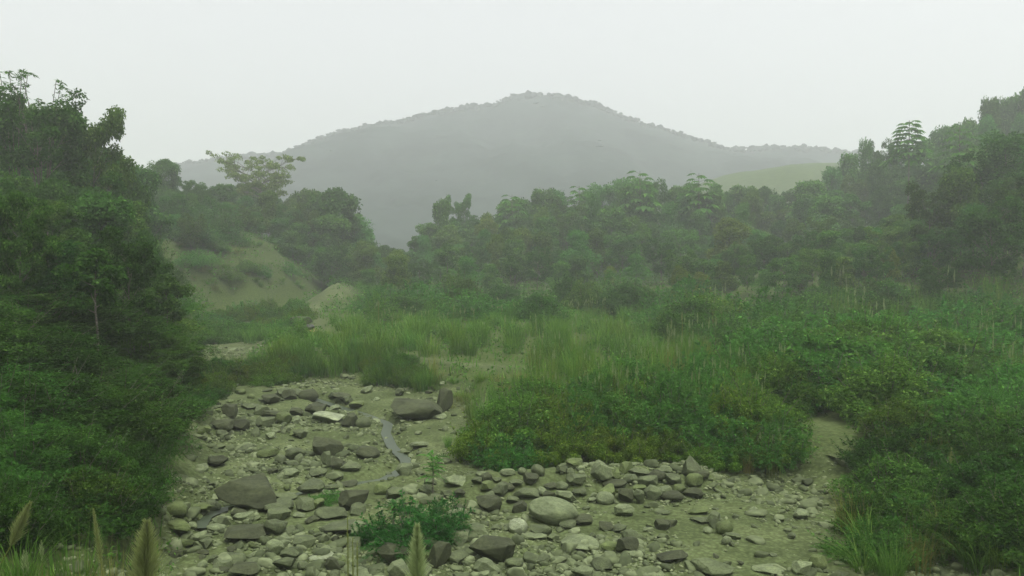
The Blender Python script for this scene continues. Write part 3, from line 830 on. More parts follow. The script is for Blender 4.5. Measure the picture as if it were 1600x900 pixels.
PR = {}
PR['dense0'] = tree_proto(1, 9, 2.7, .14, 20, 3, .85, 190, .30, .19, 'leaf', 'apex', .75, .09, 1.0)
PR['dense1'] = tree_proto(2, 9, 2.9, .12, 20, 3, .85, 180, .30, .18, 'leaf_dark', 'apex', .7, .09, 1.0)
PR['dense2'] = tree_proto(3, 9, 2.5, .1, 19, 3, .75, 190, .28, .18, 'leaf', 'cone', .7, .09, 1.0)
PR['loose0'] = tree_proto(4, 10, 3.2, .25, 17, 5, .8, 150, .28, .18, 'leaf', 'other', .8)
PR['loose1'] = tree_proto(5, 10, 3.0, .25, 16, 5, .75, 140, .26, .17, 'leaf_dark', 'other', .9)
PR['feather0'] = tree_proto(6, 8, 2.2, .15, 19, 3, .75, 40, .2, .13, 'leaf_feather', 'apex', .8, .07, .95, 0, (14, .6, 6, .07, .2))
PR['olive0'] = tree_proto(8, 8, 2.3, .15, 18, 3, .75, 170, .26, .16, 'leaf_olive', 'apex', .7, .08, 1.0)
PR['slim0'] = tree_proto(10, 11, 2.0, .5, 12, 3, .6, 130, .28, .17, 'leaf', 'apex', .8, .1, .95)
PR['umbrella'] = tree_proto(9, 11, 5.4, .6, 18, 8, .62, 70, .22, .14, 'leaf_pale', 'umbrella', .35, .14, .32)
PR['shrubF0'] = shrub_proto(21, 2.2, 3.2, 17, .45, 30, .12, .07, 'leaf_feather', (26, .36, 7, .028, .1))
PR['shrubF1'] = shrub_proto(22, 1.8, 3.6, 19, .42, 30, .12, .07, 'leaf_feather', (24, .32, 7, .026, .09))
PR['shrubD0'] = shrub_proto(23, 2.2, 3.0, 20, .42, 420, .10, .055, 'leaf_dark', (10, .34, 6, .026, .09))
PR['shrubB0'] = shrub_proto(24, 2.0, 3.0, 20, .4, 400, .10, .05, 'leaf', (10, .34, 6, .026, .09))
PR['shrubO0'] = shrub_proto(25, 1.6, 3.0, 19, .36, 360, .09, .045, 'leaf_olive')
PR['bush_big0'] = shrub_proto(26, 5.0, 5.0, 30, .7, 420, .14, .06, 'leaf_dark', (14, .5, 7, .035, .11))
PR['bush_big1'] = shrub_proto(27, 5.0, 4.6, 30, .65, 560, .14, .055, 'leaf')
PR['bush_big2'] = shrub_proto(28, 4.5, 5.0, 30, .65, 160, .12, .05, 'leaf_feather', (34, .45, 8, .03, .09))
PR['reed0'] = reed_proto(31, 2.2, 110, 1.1, .035, 'blade', 0, .5)
PR['reed1'] = reed_proto(32, 2.0, 110, 1.2, .035, 'blade', 0, .6)
PR['reedP0'] = reed_proto(33, 2.1, 90, 1.1, .035, 'blade', 3, .5)
PR['reedP1'] = reed_proto(34, 2.3, 80, 1.0, .03, 'blade', 4, .45)
PR['dry0'] = reed_proto(35, 2.4, 60, .9, .03, 'blade_dry', 3, .3)
PR['tuft0'] = reed_proto(36, 1.3, 130, .5, .02, 'blade', 0, .9)
PR['tuft1'] = reed_proto(37, 1.2, 150, .8, .018, 'blade', 0, .8)
PR['tuftD'] = reed_proto(38, 1.0, 130, .8, .016, 'blade_dry', 0, .8)

NAMES = {'d': 'broadleaf_tree', 'l': 'open_crowned_tree', 'f': 'feathery_tree', 'o': 'olive_tree', 'u': 'umbrella_tree'}
SRC = {}
def put(key, name, label, cat, group, x, y, z, sx, sz, yaw, tint=(1, 1, 1), tilt=(0, 0)):
    """a thing with its parts; later ones copy the first"""
    parts, H, Wd = PR[key]
    k = (key, name)
    if k not in SRC:
        root = bpy.data.objects.new(name, None); COL.objects.link(root); root.empty_display_size = .3
        kids = []
        for pn, me in parts: kids.append(link(pn, me, root))
        SRC[k] = (root, kids)
    else:
        r0, k0 = SRC[k]
        root = r0.copy(); COL.objects.link(root); kids = []
        for c0 in k0:
            c = c0.copy(); COL.objects.link(c); c.parent = root; kids.append(c)
    root.location = (x, y, z); root.rotation_euler = (tilt[0], tilt[1], yaw); root.scale = (sx, sx, sz)
    for c in kids: c.color = (.9, 1, .9, 1) if c.name.startswith('plume') else (*tint, 1)
    for q in ('label', 'category', 'group'):
        if q in root: del root[q]
    return tag(root, label, cat, group)

def tint(lo=.8, hi=1.25, warm=.0):
    b = R.uniform(lo, hi); w = R.uniform(-.12, .32) * R.random() + warm
    return (b * (1 + w), b * (1 - .25 * max(w, 0)), b * (1 - w * .6))

def put_top(key, name, label, cat, group, px, top, Y, wpx=None, tn=None, yaw=None, sink=.1, minh=.35):
    """stands on the ground at distance Y under picture column px, as tall as the photograph shows it"""
    p = at(px, top, Y); zg = hz(p[0], Y) - sink
    parts, H, Wd = PR[key]
    sz = max((p[2] - zg) / H, minh)
    sx = sz if wpx is None else wpx / FOC * Y / Wd
    if cat == 'tree' and key != 'umbrella': sx = min(sx, sz * 1.2)
    return put(key, name, label, cat, group, p[0], Y, zg, sx, sz, R.uniform(0, 6.28) if yaw is None else yaw, tn or tint())

# ------------------------------------------------------------------ landmark trees
put_top('umbrella', 'umbrella_tree', 'pale flat-topped tree with spreading crown standing above the left ridge', 'tree', None, 410, 241, 118, 112, (1.25, 1.25, 1.1))
put_top('loose0', 'open_crowned_tree', 'tall open-crowned tree against the sky on the left slope, right of its taller neighbour', 'tree', None, 145, 168, 50, 110)
put_top('loose1', 'open_crowned_tree', 'tallest dark tree at the left edge, sky showing through its crown', 'tree', None, 55, 135, 46, 125)
put_top('dense1', 'broadleaf_tree', 'small dark tree with pointed top on the skyline of the left ridge', 'tree', None, 263, 250, 105, 48)
put_top('dense1', 'broadleaf_tree', 'dark tree leaning out at the end of the left ridge above the valley', 'tree', None, 532, 296, 112, 80)
put_top('dense0', 'broadleaf_tree', 'small round tree standing alone in front of the mountain foot', 'tree', None, 691, 313, 120, 32)
put_top('loose0', 'open_crowned_tree', 'thin airy tree beside the small round tree before the mountain', 'tree', None, 720, 304, 126, 40)

put_top('dense0', 'broadleaf_tree', 'rounded tree filling the dip right of the tall left trees', 'tree', None, 216, 262, 72, 70)
put_top('loose0', 'open_crowned_tree', 'open-crowned tree on the left ridge just right of the small pointed dark tree', 'tree', None, 305, 283, 104, 60)
put_top('dense2', 'broadleaf_tree', 'pointed green tree directly left of the pale flat-topped tree', 'tree', None, 352, 288, 110, 46)

# ------------------------------------------------------------------ forests, tree by tree
KEYS = ['dense0', 'dense1', 'dense2', 'loose0', 'feather0', 'olive0', 'dense0', 'feather0', 'loose1']
KN = {'dense0': 'broadleaf_tree', 'dense1': 'broadleaf_tree', 'dense2': 'broadleaf_tree', 'loose0': 'open_crowned_tree', 'loose1': 'open_crowned_tree', 'feather0': 'feathery_tree', 'slim0': 'slender_tree', 'olive0': 'olive_green_tree'}
KL = {'dense0': 'bushy green', 'dense1': 'dense dark green', 'dense2': 'pointed green', 'loose0': 'open-crowned green', 'loose1': 'sparse dark green', 'feather0': 'feathery green', 'slim0': 'slender green', 'olive0': 'yellowish olive'}
def forest(cols, Ys, sky, front, zone, wpx, keys=KEYS, tn=(.8, 1.25), jit=26):
    """rows of trees from the skyline (far) to the front edge (near)"""
    sky = np.array(sky, float); front = np.array(front, float)
    for ri, Y in enumerate(Ys):
        hj = 5 if ri == 0 else jit
        f = ri / max(len(Ys) - 1, 1)
        w = wpx * (.8 + .4 * f)
        px = cols[0] + R.uniform(0, w * .4)
        while px < cols[1]:
            top = np.interp(px, sky[:, 0], sky[:, 1]) * (1 - f) + np.interp(px, front[:, 0], front[:, 1]) * f
            top += R.uniform(-6, 16) if ri == 0 else R.uniform(-hj, hj)
            k = R.choice(keys); y = Y + R.uniform(-5, 5)
            lab = f"{KL[k]} tree {zone(px, f)}"
            put_top(k, KN[k], lab, 'tree', lab, px, top, y, w * (R.choice((1.1, 1.4, 1.8)) if ri == 0 else R.choice((.75, 1.0, 1.25, 1.6))) * R.uniform(.95, 1.2), tint(*tn), sink=.4)
            px += w * R.uniform(.55, 1.05)

def zr(px, f):
    a = 'on right skyline' if f < .15 else 'high in right forest' if f < .45 else 'midway up right forest' if f < .7 else 'at right forest foot'
    b = 'below lone round tree' if px < 720 else 'left of peak' if px < 800 else 'below peak' if px < 930 else 'right of peak' if px < 1050 else 'below pale hill' if px < 1180 else 'right of pale hill' if px < 1330 else 'by palm-like tree' if px < 1480 else 'at right edge'
    return f'{a} {b}'
forest((575, 1640), (128, 118, 108, 98, 88), [(560, 408), (600, 392), (650, 365), (700, 345), (760, 325), (800, 305), (850, 298), (900, 290), (960, 278), (1000, 280), (1050, 292), (1150, 294),
       (1220, 294), (1290, 270), (1345, 224), (1400, 222), (1460, 212), (1500, 185), (1560, 152), (1600, 138), (1700, 120)],
       [(560, 425), (700, 405), (900, 395), (1100, 392), (1300, 385), (1400, 375), (1500, 350), (1600, 320)], zr, 40, KEYS + ['slim0', 'dense2'])
forest((1060, 1500), (80, 72), [(1060, 395), (1200, 385), (1300, 350), (1400, 340), (1500, 310)], [(1060, 440), (1200, 440), (1300, 420), (1400, 410), (1500, 400)], lambda px, f: 'on low slope right of reeds', 30)
forest((1290, 1460), (68,), [(1290, 400), (1460, 385)], [(1290, 400), (1460, 385)], lambda px, f: 'in the gap on low right slope', 30)
forest((1440, 1660), (70, 60, 52), [(1400, 330), (1500, 250), (1560, 215), (1600, 200), (1700, 180)], [(1400, 440), (1480, 400), (1540, 330), (1600, 290), (1700, 270)],
       lambda px, f: 'close by at the right edge', 75, ['dense1', 'dense0', 'loose1', 'feather0'], (.7, 1.0))
def zl(px, f):
    a = 'on the left skyline' if f < .2 else 'on the left ridge'
    return a + (' near the flat-topped tree' if px > 360 else ' beside the tall left trees')
forest((185, 575), (122, 112, 103), [(180, 262), (240, 275), (300, 285), (340, 296), (400, 290), (470, 300), (520, 300), (560, 335), (580, 370)],
       [(180, 330), (300, 345), (400, 350), (500, 375), (560, 400)], zl, 42)
def znl(px, f): return 'high on the left slope' if f < .35 else 'low on the near left slope'
forest((200, 470), (103,), [(200, 320), (300, 335), (400, 350), (480, 372)], [(215, 350), (300, 365), (400, 385), (480, 420)], lambda px, f: 'above the bare earth slope', 40)
forest((195, 300), (90, 84), [(195, 330), (300, 352)], [(195, 372), (300, 400)], lambda px, f: 'left of the bare earth slope', 38)
forest((455, 560), (104,), [(440, 362), (500, 372), (560, 390)], [(440, 390), (560, 420)], lambda px, f: 'right of the bare earth slope', 36)
forest((-60, 225), (56, 49, 42, 36), [(-80, 110), (0, 140), (60, 165), (110, 190), (160, 215), (200, 260), (230, 285)], [(-80, 300), (0, 330), (100, 360), (200, 400), (260, 440)], znl, 62,
       ['dense1', 'dense0', 'loose1', 'feather0', 'dense2'], (.72, 1.1))

# ------------------------------------------------------------------ big bushes of the near left slope
BL = [(240, 540, 30, 105), (205, 470, 33, 130), (240, 430, 40, 110), (150, 430, 32, 150), (90, 420, 30, 150), (30, 410, 28, 160), (-40, 420, 27, 160), (252, 585, 26.5, 85), (215, 560, 26, 140), (130, 520, 25, 160), (50, 510, 24, 170),
      (-30, 520, 23, 170), (240, 650, 22, 85), (205, 640, 21.5, 140), (120, 620, 20.5, 170), (30, 610, 19.5, 180), (-50, 630, 19, 170), (222, 715, 18.6, 95), (165, 705, 18, 150), (80, 700, 17, 170), (0, 700, 16.5, 170), (195, 765, 16, 90), (120, 765, 15.2, 120), (30, 770, 14.8, 150),
      (225, 385, 60, 80), (190, 350, 58, 90), (262, 450, 62, 60)]
for i, (px, top, Y, w) in enumerate(BL):
    k = ['bush_big0', 'bush_big1', 'bush_big2'][i % 3]
    d = ['dark leafy', 'broad leaved', 'feathery'][i % 3]
    z = 'low on the left slope' if Y < 23 else 'halfway up the near left slope' if Y < 50 else 'beside the bare earth slope on the left'
    lab = f'large {d} bush {z}'
    put_top(k, 'bush', lab, 'bush', lab, px, top, Y, w * 1.25, tint(.42, .72) if Y < 30 else tint(.6, .95), sink=.2)

for i, (px, top, Y, w) in enumerate([(262, 520, 31, 46), (228, 480, 33, 60), (180, 455, 33, 60), (120, 440, 32, 70), (60, 430, 31, 70), (15, 440, 30, 70), (205, 585, 26, 60), (90, 545, 25, 75), (150, 590, 23, 70), (30, 560, 24, 70)]):
    k = ['slim0', 'loose1', 'feather0', 'slim0', 'loose0'][i % 5]
    put_top(k, KN[k], KL[k] + ' tree rising out of the near left bushes', 'tree', None, px, top - 25, Y, w * 1.3, tint(.5, .85), sink=.2)

# ------------------------------------------------------------------ shrubs of the plain on the right
AVOID = [(PATH, 1.2), (TRACK, .55), (TRACK[:3], .8)]
def plain_shrub(px, py, wpx, hpx, key, name, lab, cat='shrub', tn=None):
    gp = ground(px, py, 11)
    PRk = PR[key]; sx = wpx / FOC * gp[1] / PRk[2]; sz = hpx / FOC * gp[1] / PRk[1]
    put(key, name, lab, cat, lab, gp[0], gp[1], gp[2] - .06, sx, sz, R.uniform(0, 6.28), tn or tint())

def band(n, poly, keys, w, h, lab, name='shrub', cat='shrub', tn=(.8, 1.2)):
    xs = [p[0] for p in poly]; ys = [p[1] for p in poly]; k = 0; tries = 0
    while k < n and tries < n * 30:
        tries += 1
        px, py = R.uniform(min(xs), max(xs)), R.uniform(min(ys), max(ys))
        if not bool(inside(np.array([px]), np.array([py]), poly)[0]): continue
        gp = ground(px, py, 11)
        if any(float(seg_dist(gp[0], gp[1], l)) < r for l, r in AVOID): continue
        key = R.choice(keys)
        plain_shrub(px, py, R.uniform(*w), R.uniform(*h), key, name, lab(key, px, py) if callable(lab) else lab, cat, tint(*tn)); k += 1

SK = {'shrubF0': 'feathery green', 'shrubF1': 'low feathery', 'shrubD0': 'dark leafy', 'shrubB0': 'bushy green', 'shrubO0': 'olive green'}
SN = {}
def colm(px, py):
    if py < 520 and px > 540: return 'left of cane clump' if px < 678 else 'below peak' if px < 900 else 'below pale hill' if px < 1250 else 'near right edge'
    if px < 330: return 'by left bushes'
    if px < 480: return 'near cart'
    if px < 640: return 'left of cane clump'
    if px < 760: return 'at stream corner'
    if px < 860: return 'left of fountain tuft'
    if px < 980: return 'near fountain tuft'
    if px < 1110: return 'above leaning slab'
    if px < 1280: return 'left of dirt path'
    return 'right of dirt path' if px < 1450 else 'at right edge'
def sl(where): return lambda k, px, py: f"{SK[k]} shrub {where} {colm(px, py)}"
band(27, [(702, 672), (730, 655), (860, 650), (920, 610), (1050, 600), (1230, 640), (1230, 730), (1060, 728), (900, 715), (770, 742), (710, 700)], ['shrubF0', 'shrubF1', 'shrubO0', 'shrubF1', 'shrubB0'], (95, 150), (55, 85), sl('on the bank'))
band(16, [(700, 690), (780, 680), (1000, 690), (1230, 700), (1230, 735), (1060, 728), (900, 718), (770, 748), (710, 710)], ['shrubF1', 'shrubO0', 'shrubO0'], (70, 110), (35, 55), sl('edging the boulder row'))
band(38, [(1080, 560), (1600, 540), (1640, 690), (1360, 690), (1320, 640), (1180, 650)], ['shrubF0', 'shrubD0', 'shrubF1', 'shrubB0', 'shrubF0'], (120, 190), (60, 95), sl('in the thicket'))
band(34, [(1000, 505), (1620, 490), (1640, 560), (1080, 570)], ['shrubF0', 'shrubD0', 'shrubB0', 'shrubF1'], (80, 140), (45, 75), sl('in the high thicket'), tn=(.75, 1.1))
band(20, [(1370, 690), (1640, 680), (1660, 860), (1440, 900), (1350, 800)], ['shrubD0', 'shrubF0', 'shrubB0'], (100, 180), (50, 90), sl('in the lowest thicket'), tn=(.6, .95))
band(16, [(340, 600), (360, 575), (460, 570), (460, 600)], ['shrubO0', 'shrubO0', 'shrubF0'], (34, 70), (16, 30), sl('behind the far rocks'), tn=(.65, 1.0))
band(14, [(255, 590), (340, 590), (350, 625), (290, 650)], ['shrubO0', 'shrubD0'], (40, 80), (22, 42), sl('left of the far rocks'), tn=(.6, .95))
band(24, [(300, 500), (480, 480), (470, 530), (340, 550)], ['shrubB0', 'shrubF1', 'shrubO0'], (30, 60), (16, 28), sl('below the bare earth slope'))
band(26, [(560, 480), (1000, 470), (1000, 500), (560, 510)], ['shrubF0', 'shrubB0', 'shrubD0'], (50, 90), (30, 55), sl('behind the reeds'))
band(40, [(270, 375), (440, 375), (520, 430), (505, 455), (310, 460)], ['tuft1', 'tuftD', 'reed1', 'tuft1'], (16, 44), (5, 13), lambda k, px, py: ('dry ' if 'D' in k else 'green ') + 'grass clump on the bare earth slope', 'grass_clump', 'grass clump', tn=(.6, 1.0))
band(12, [(270, 375), (440, 372), (520, 415), (505, 440), (290, 440)], ['shrubB0', 'shrubF1', 'shrubF0'], (24, 60), (12, 26), sl('on the bare earth slope'))

for k in range(36):
    x, y = R.uniform(38, 160), R.uniform(190, 268)
    key = R.choice(['shrubB0', 'shrubF0', 'shrubO0']); kk = R.uniform(.4, 1.0)
    put(key, 'shrub', 'distant bush on the ' + ('left flank' if x < 70 else 'crown' if x < 115 else 'right flank') + ' of the pale hill', 'shrub', 'distant bushes on the pale hill', x, y, hz(x, y) - .1, kk * 1.2, kk, R.uniform(0, 6), tint())

band(12, [(250, 345), (380, 335), (390, 370), (270, 385)], ['shrubB0', 'shrubD0', 'shrubF0'], (36, 70), (26, 46), sl('on the bare earth slope'), tn=(.7, 1.0))
band(18, [(1335, 720), (1420, 690), (1450, 900), (1350, 900)], ['shrubF0', 'shrubD0', 'shrubF1'], (70, 120), (40, 75), sl('in the lowest thicket'), tn=(.6, .95))

band(9, [(560, 600), (590, 565), (640, 575), (690, 605)], ['shrubB0', 'shrubF0', 'shrubO0'], (34, 60), (18, 30), sl('behind the far rocks'), tn=(.7, 1.0))
band(12, [(-40, 790), (190, 790), (200, 850), (-40, 860)], ['shrubD0', 'shrubF0'], (90, 150), (60, 95), sl('at the bottom left'), tn=(.55, .8))

band(26, [(640, 606), (690, 588), (850, 590), (860, 640), (710, 645)], ['tuft1', 'tuft0', 'tuftD'], (30, 54), (12, 22), lambda k, px, py: ('dry ' if 'D' in k else 'green ') + 'low grass clump before the sand strip', 'grass_clump', 'grass clump', (.75, 1.05))
band(46, [(720, 665), (840, 600), (1120, 590), (1250, 640), (1220, 700), (900, 690), (760, 700)], ['reed0', 'dry0', 'reedP1', 'tuft1', 'tuft0', 'reed1'], (34, 64), (70, 115), lambda k, px, py: ('dry yellow ' if 'dry' in k else 'plumed ' if 'P' in k else 'slender green ') + 'grass clump among bank shrubs ' + colm(px, py), 'grass_clump', 'grass clump', (.9, 1.3))
band(40, [(1000, 530), (1600, 500), (1620, 640), (1240, 640), (1000, 600)], ['reedP1', 'reedP0', 'reed0', 'dry0', 'tuft0'], (34, 60), (60, 105), lambda k, px, py: ('plumed ' if 'P' in k else 'dry ' if 'dry' in k else 'slender green ') + 'reed clump in the high thicket ' + colm(px, py), 'reed_clump', 'reeds', (.85, 1.15))

band(14, [(1318, 745), (1400, 700), (1520, 720), (1520, 790), (1330, 830)], ['tuft1', 'tuft0', 'tuftD'], (60, 120), (34, 66), lambda k, px, py: ('dry ' if 'D' in k else 'green ') + 'ragged grass clump where dirt path meets right thicket', 'grass_clump', 'grass clump', (.65, 1.0))
band(8, [(1330, 745), (1400, 700), (1520, 720), (1520, 790), (1340, 820)], ['shrubF1', 'shrubF0'], (60, 110), (34, 60), sl('beside the dirt path end'), tn=(.65, 1.0))

# the low bush among the rocks
for (px, py, w, h, lab) in ((640, 853, 145, 72, 'low dark green bush alone among the foreground rocks'), (690, 845, 80, 72, 'lighter green bush joined to the low bush among the rocks'),
                            (590, 848, 70, 42, 'left lobe of low bush beside the dark angular block')):
    plain_shrub(px, py, w, h, 'shrubF0', 'shrub', lab, tn=(.5, .66, .75))
plain_shrub(512, 785, 55, 18, 'shrubF1', 'shrub', 'tiny green shrub left of the dark angular block', tn=(1, 1, 1))

# ------------------------------------------------------------------ reeds
def rl(where): return lambda k, px, py: ('plumed ' if 'P' in k else 'dry yellow ' if 'dry' in k else 'green ') + f"reed clump {where} {colm(px, py)}"
band(84, [(500, 560), (560, 520), (1080, 520), (1130, 560), (1000, 610), (860, 590), (850, 560), (600, 560), (560, 590)], ['reed0', 'reed1', 'reed0', 'reed1', 'reedP0'], (40, 70), (38, 58), rl('around the track'), 'reed_clump', 'reeds', (.8, 1.2))
band(70, [(560, 492), (1090, 492), (1090, 530), (560, 530)], ['reed0', 'reed1', 'reedP0', 'reedP1'], (26, 46), (24, 38), rl('at the forest foot'), 'reed_clump', 'reeds', (.85, 1.25))
band(55, [(345, 600), (420, 550), (560, 545), (640, 590), (690, 605), (660, 612), (520, 592)], ['reed0', 'reed1', 'reed1'], (36, 60), (26, 44), rl('on the far bank'), 'reed_clump', 'reeds', (.7, 1.05))
band(36, [(340, 540), (440, 505), (560, 500), (560, 545), (420, 550)], ['reed0', 'reed1'], (28, 48), (18, 30), rl('below the earth slope'), 'reed_clump', 'reeds', (.85, 1.15))
band(20, [(820, 560), (1110, 540), (1120, 640), (850, 660)], ['reedP1', 'dry0', 'reed0', 'reedP0'], (30, 55), (55, 85), rl('tall among shrubs'), 'reed_clump', 'reeds')
band(12, [(1160, 720), (1240, 715), (1230, 745), (1165, 745)], ['dry0', 'tuftD'], (30, 50), (40, 70), 'dry yellow grass clump left of the dirt path', 'grass_clump', 'grass clump')
def gl_(k, px, py): return ('dry ' if 'D' in k else 'green ') + 'arching grass clump in the bottom right thicket'
band(40, [(1325, 790), (1440, 720), (1640, 800), (1660, 905), (1340, 905)], ['tuft0', 'tuft1', 'tuft1', 'tuftD'], (70, 130), (50, 95), gl_, 'grass_clump', 'grass clump', (.7, 1.1))
band(16, [(1300, 790), (1380, 720), (1440, 720), (1380, 860)], ['tuft1', 'tuftD', 'tuft1'], (40, 80), (22, 45), lambda k, px, py: ('dry ' if 'D' in k else 'green ') + 'grass clump along the right edge of the dirt', 'grass_clump', 'grass clump', (.7, 1.05))
for (px, py, w, h, lab) in ((918, 690, 60, 62, 'bright grass tuft arching like a fountain on the bank'), (832, 716, 44, 34, 'smaller bright grass tuft left of the fountain tuft'), (700, 700, 30, 34, 'grass tuft at the corner of the bank by the stream')):
    plain_shrub(px, py, w, h, 'tuft0', 'grass_clump', lab, 'grass clump', (1.25, 1.25, 1.25))
plain_shrub(678, 592, 26, 62, 'dry0', 'reed_clump', 'tall yellow cane clump standing before the sandy track', 'reeds', (1.15, 1.1, .8))

# thin stalks, sapling, dead stem
def stalk(px, base, top, lab, r=.012, mat='blade_dry', Y=None):
    gp = ground(px, base, 11); p = at(px, top, gp[1]); g = Geo()
    h = p[2] - gp[2]
    tube(g, [[0, 0, -.1], [.03, 0, h * .5], [0, 0, h]], [r, r * .8, r * .4], 6)
    root = link('dry_stalk', None, None, (gp[0], gp[1], gp[2])); tag(root, lab, 'stalk')
    link('stem', g.mesh('stem', M[mat]), root)
    g2 = Geo(); plume_geo(g2, (0, 0, h * .8), (0, 0, h), 40, h * .1, .012, np.random.default_rng(int(px)), .3)
    link('seed_head', g2.mesh('seed_head', M['plume_dull']), root)
stalk(591, 515, 468, 'thin yellow stalk standing above the reeds right of the sand ramp', .03)
stalk(912, 640, 585, 'tall dry stalk among the shrubs below the reeds', .02)
stalk(926, 645, 592, 'shorter dry stalk just right of the tall dry stalk', .02)
stalk(1065, 560, 488, 'tall plumed stalk at the right end of the reed bed', .025)

def sapling():
    gp = ground(676, 775, 11); h = (775 - 708) / FOC * gp[1]; g = Geo(); r = np.random.default_rng(5)
    tube(g, [[0, 0, -.1], [.02, 0, h * .5], [0, 0, h * .95]], [.018, .014, .006], 6)
    n = 26; t = r.uniform(.45, 1, n); an = r.uniform(0, 6.28, n)
    P = np.stack([0 * t, 0 * t, t * h * .95], -1); D = np.stack([np.cos(an), np.sin(an), .3 + .7 * (t - .5)], -1)
    f = fronds(P, D, .42, 9, .03, .11, .5)
    gg = Geo(); gg.quads(f)
    root = link('sapling', None, None, gp); tag(root, 'slender sapling with feathery leaves beside the bank corner', 'sapling')
    link('trunk', g.mesh('trunk', M['bark']), root); c = link('crown', gg.mesh('crown', M['leaf_feather']), root); c.color = (1.2, 1.2, 1.2, 1)
sapling()

def dead_stem():
    Y = 26.0; a = at(78, 500, Y); b = at(73, 362, Y); zg = hz(a[0], Y); g = Geo(); h = b[2] - zg
    tube(g, [[0, 0, -.2], [.05, 0, h * .4], [-.05, 0, h * .75], [.0, 0, h]], [.045, .036, .03, .02], 7)
    tube(g, [[0, 0, h * .62], [.35, -.1, h * .7], [.6, -.1, h * .74]], [.025, .018, .008], 5)
    root = link('dead_tree', None, None, (a[0], Y, zg)); tag(root, 'bare pale dead stem poking out of the left bushes', 'dead tree')
    link('trunk', g.mesh('trunk', M['bark']), root)
dead_stem()

# wispy bamboo-like twigs above the tallest left tree
def wisp(px, top, Y, lab, seed):
    r = np.random.default_rng(seed); p = at(px, top, Y); zg = hz(p[0], Y); h = p[2] - zg; g, gg = Geo(), Geo()
    for k in range(7):
        az = r.uniform(-1, 1) * 1.2 + (0 if k % 2 else math.pi); ln = r.uniform(.8, 2.6)
        t = np.linspace(0, 1, 6)
        P = np.stack([np.cos(az) * ln * t ** 1.6, np.sin(az) * ln * t ** 1.6 * .6, h * (.55 + .45 * r.uniform(.8, 1.0)) * np.minimum(t * 1.35, 1) - .6 * ln * np.maximum(t - .7, 0)], -1)
        tube(g, P, np.linspace(.04, .01, 6), 5)
        q = 40; tt = r.uniform(.6, 1, q)
        c = np.stack([np.interp(tt, t, P[:, j]) for j in range(3)], -1)
        d = r.normal(size=(q, 3)) * [1, 1, .5] + [0, 0, -.4]
        gg.quads(leaf_quads(c, d, r.normal(size=(q, 3)), r.uniform(.2, .4, q), np.full(q, .07)))
    root = link('bamboo', None, None, (p[0], Y, zg)); tag(root, lab, 'bamboo')
    link('canes', g.mesh('canes', M['bark']), root); link('leaves', gg.mesh('leaves', M['leaf']), root)
wisp(20, 100, 47, 'wispy arching canes above the tallest tree at the left edge', 3)
wisp(62, 118, 47, 'thin drooping canes right of the wispy arching canes', 4)

# big-leaved palm-like trees on the right skyline
def palmate(px, top, Y, wpx, lab, seed, nl=26):
    r = np.random.default_rng(seed); p = at(px, top, Y); zg = hz(p[0], Y) - .3; h = p[2] - zg; w = wpx / FOC * Y; g, gg = Geo(), Geo()
    tube(g, [[0, 0, 0], [.1, 0, h * .5], [0, 0, h * .97]], [.12, .09, .03], 6)
    for k in range(nl):
        t = (k + .5) / nl; z = h - (1 - t) * min(h * .5, w * 1.0) - .05 * h; az = k * 2.4
        ln = w * .5 * (1.05 - .55 * t) * r.uniform(.8, 1.1)
        c = np.array([math.cos(az) * ln * .7, math.sin(az) * ln * .7, z + ln * .25 * (t + .2)])
        tube(g, [[0, 0, z], c], [.025, .012], 4)
        m = 8
        a2 = az + np.linspace(-1.7, 1.7, m); L = ln * .75 * (1 - .35 * np.abs(np.linspace(-1, 1, m)))
        d = np.stack([np.cos(a2), np.sin(a2), np.full(m, -.35)], -1)
        gg.quads(leaf_quads(np.repeat(c[None], m, 0), d, np.tile([0, 0, 1.0], (m, 1)), L * 1.1, L * .42))
    root = link('palm_like_tree', None, None, (p[0], Y, zg)); tag(root, lab, 'tree')
    link('trunk', g.mesh('trunk', M['bark']), root); c = link('crown', gg.mesh('crown', M['leaf']), root); c.color = (1.1, 1.15, 1, 1)
palmate(1421, 182, 105, 58, 'tiered palm-like tree rising alone above the right skyline', 1, 46)
palmate(1000, 262, 118, 60, 'big-leaved tree on the skyline left of the pale grassy hill', 2)
palmate(1092, 266, 116, 60, 'big-leaved tree on the skyline below the pale grassy hill', 3)
palmate(800, 300, 122, 54, 'big-leaved tree at the left shoulder of the right forest', 4)
palmate(905, 286, 120, 50, 'big-leaved tree on the right forest skyline below the peak', 6)
palmate(1500, 190, 92, 60, 'big-leaved tree at the step of the right skyline', 7)

# ------------------------------------------------------------------ foreground plumes
def big_plume(px, top, Y, wpx, hpx, lab, seed, lean=0.0, n=900):
    r = np.random.default_rng(seed); tip = at(px, top, Y); zg = hz(tip[0], Y); sc = Y / FOC
    L = hpx * sc; w = wpx * sc; g, gs = Geo(), Geo()
    h = tip[2] - zg; bx = -lean * h
    a = np.array([bx * .35, 0, h - L]); b = np.array([0, 0, h])
    tube(gs, [[bx, 0, 0], [bx * .6, 0, (h - L) * .6], a, (a + b) / 2, b], [.012, .01, .008, .005, .003], 6)
    plume_geo(g, a, b, n, w * 1.15, w * .028, r, .62)
    root = link('grass_plume', None, None, (tip[0], Y, zg)); tag(root, lab, 'plume', 'feathery plumes in the foreground')
    link('stalk', gs.mesh('stalk', M['blade_dry']), root); c = link('plume', g.mesh('plume', M['plume']), root)
    c.color = (.84, 1.02, .95, 1) if seed == 1 else (.62, .72, .55, 1)
big_plume(652, 822, 8.5, 38, 130, 'upright feathery cream plume at the bottom edge before the low bush', 1, .02, 1500)
big_plume(230, 818, 9.5, 52, 130, 'fullest yellow plume at the bottom left beside the rocks', 2, .12, 1300)
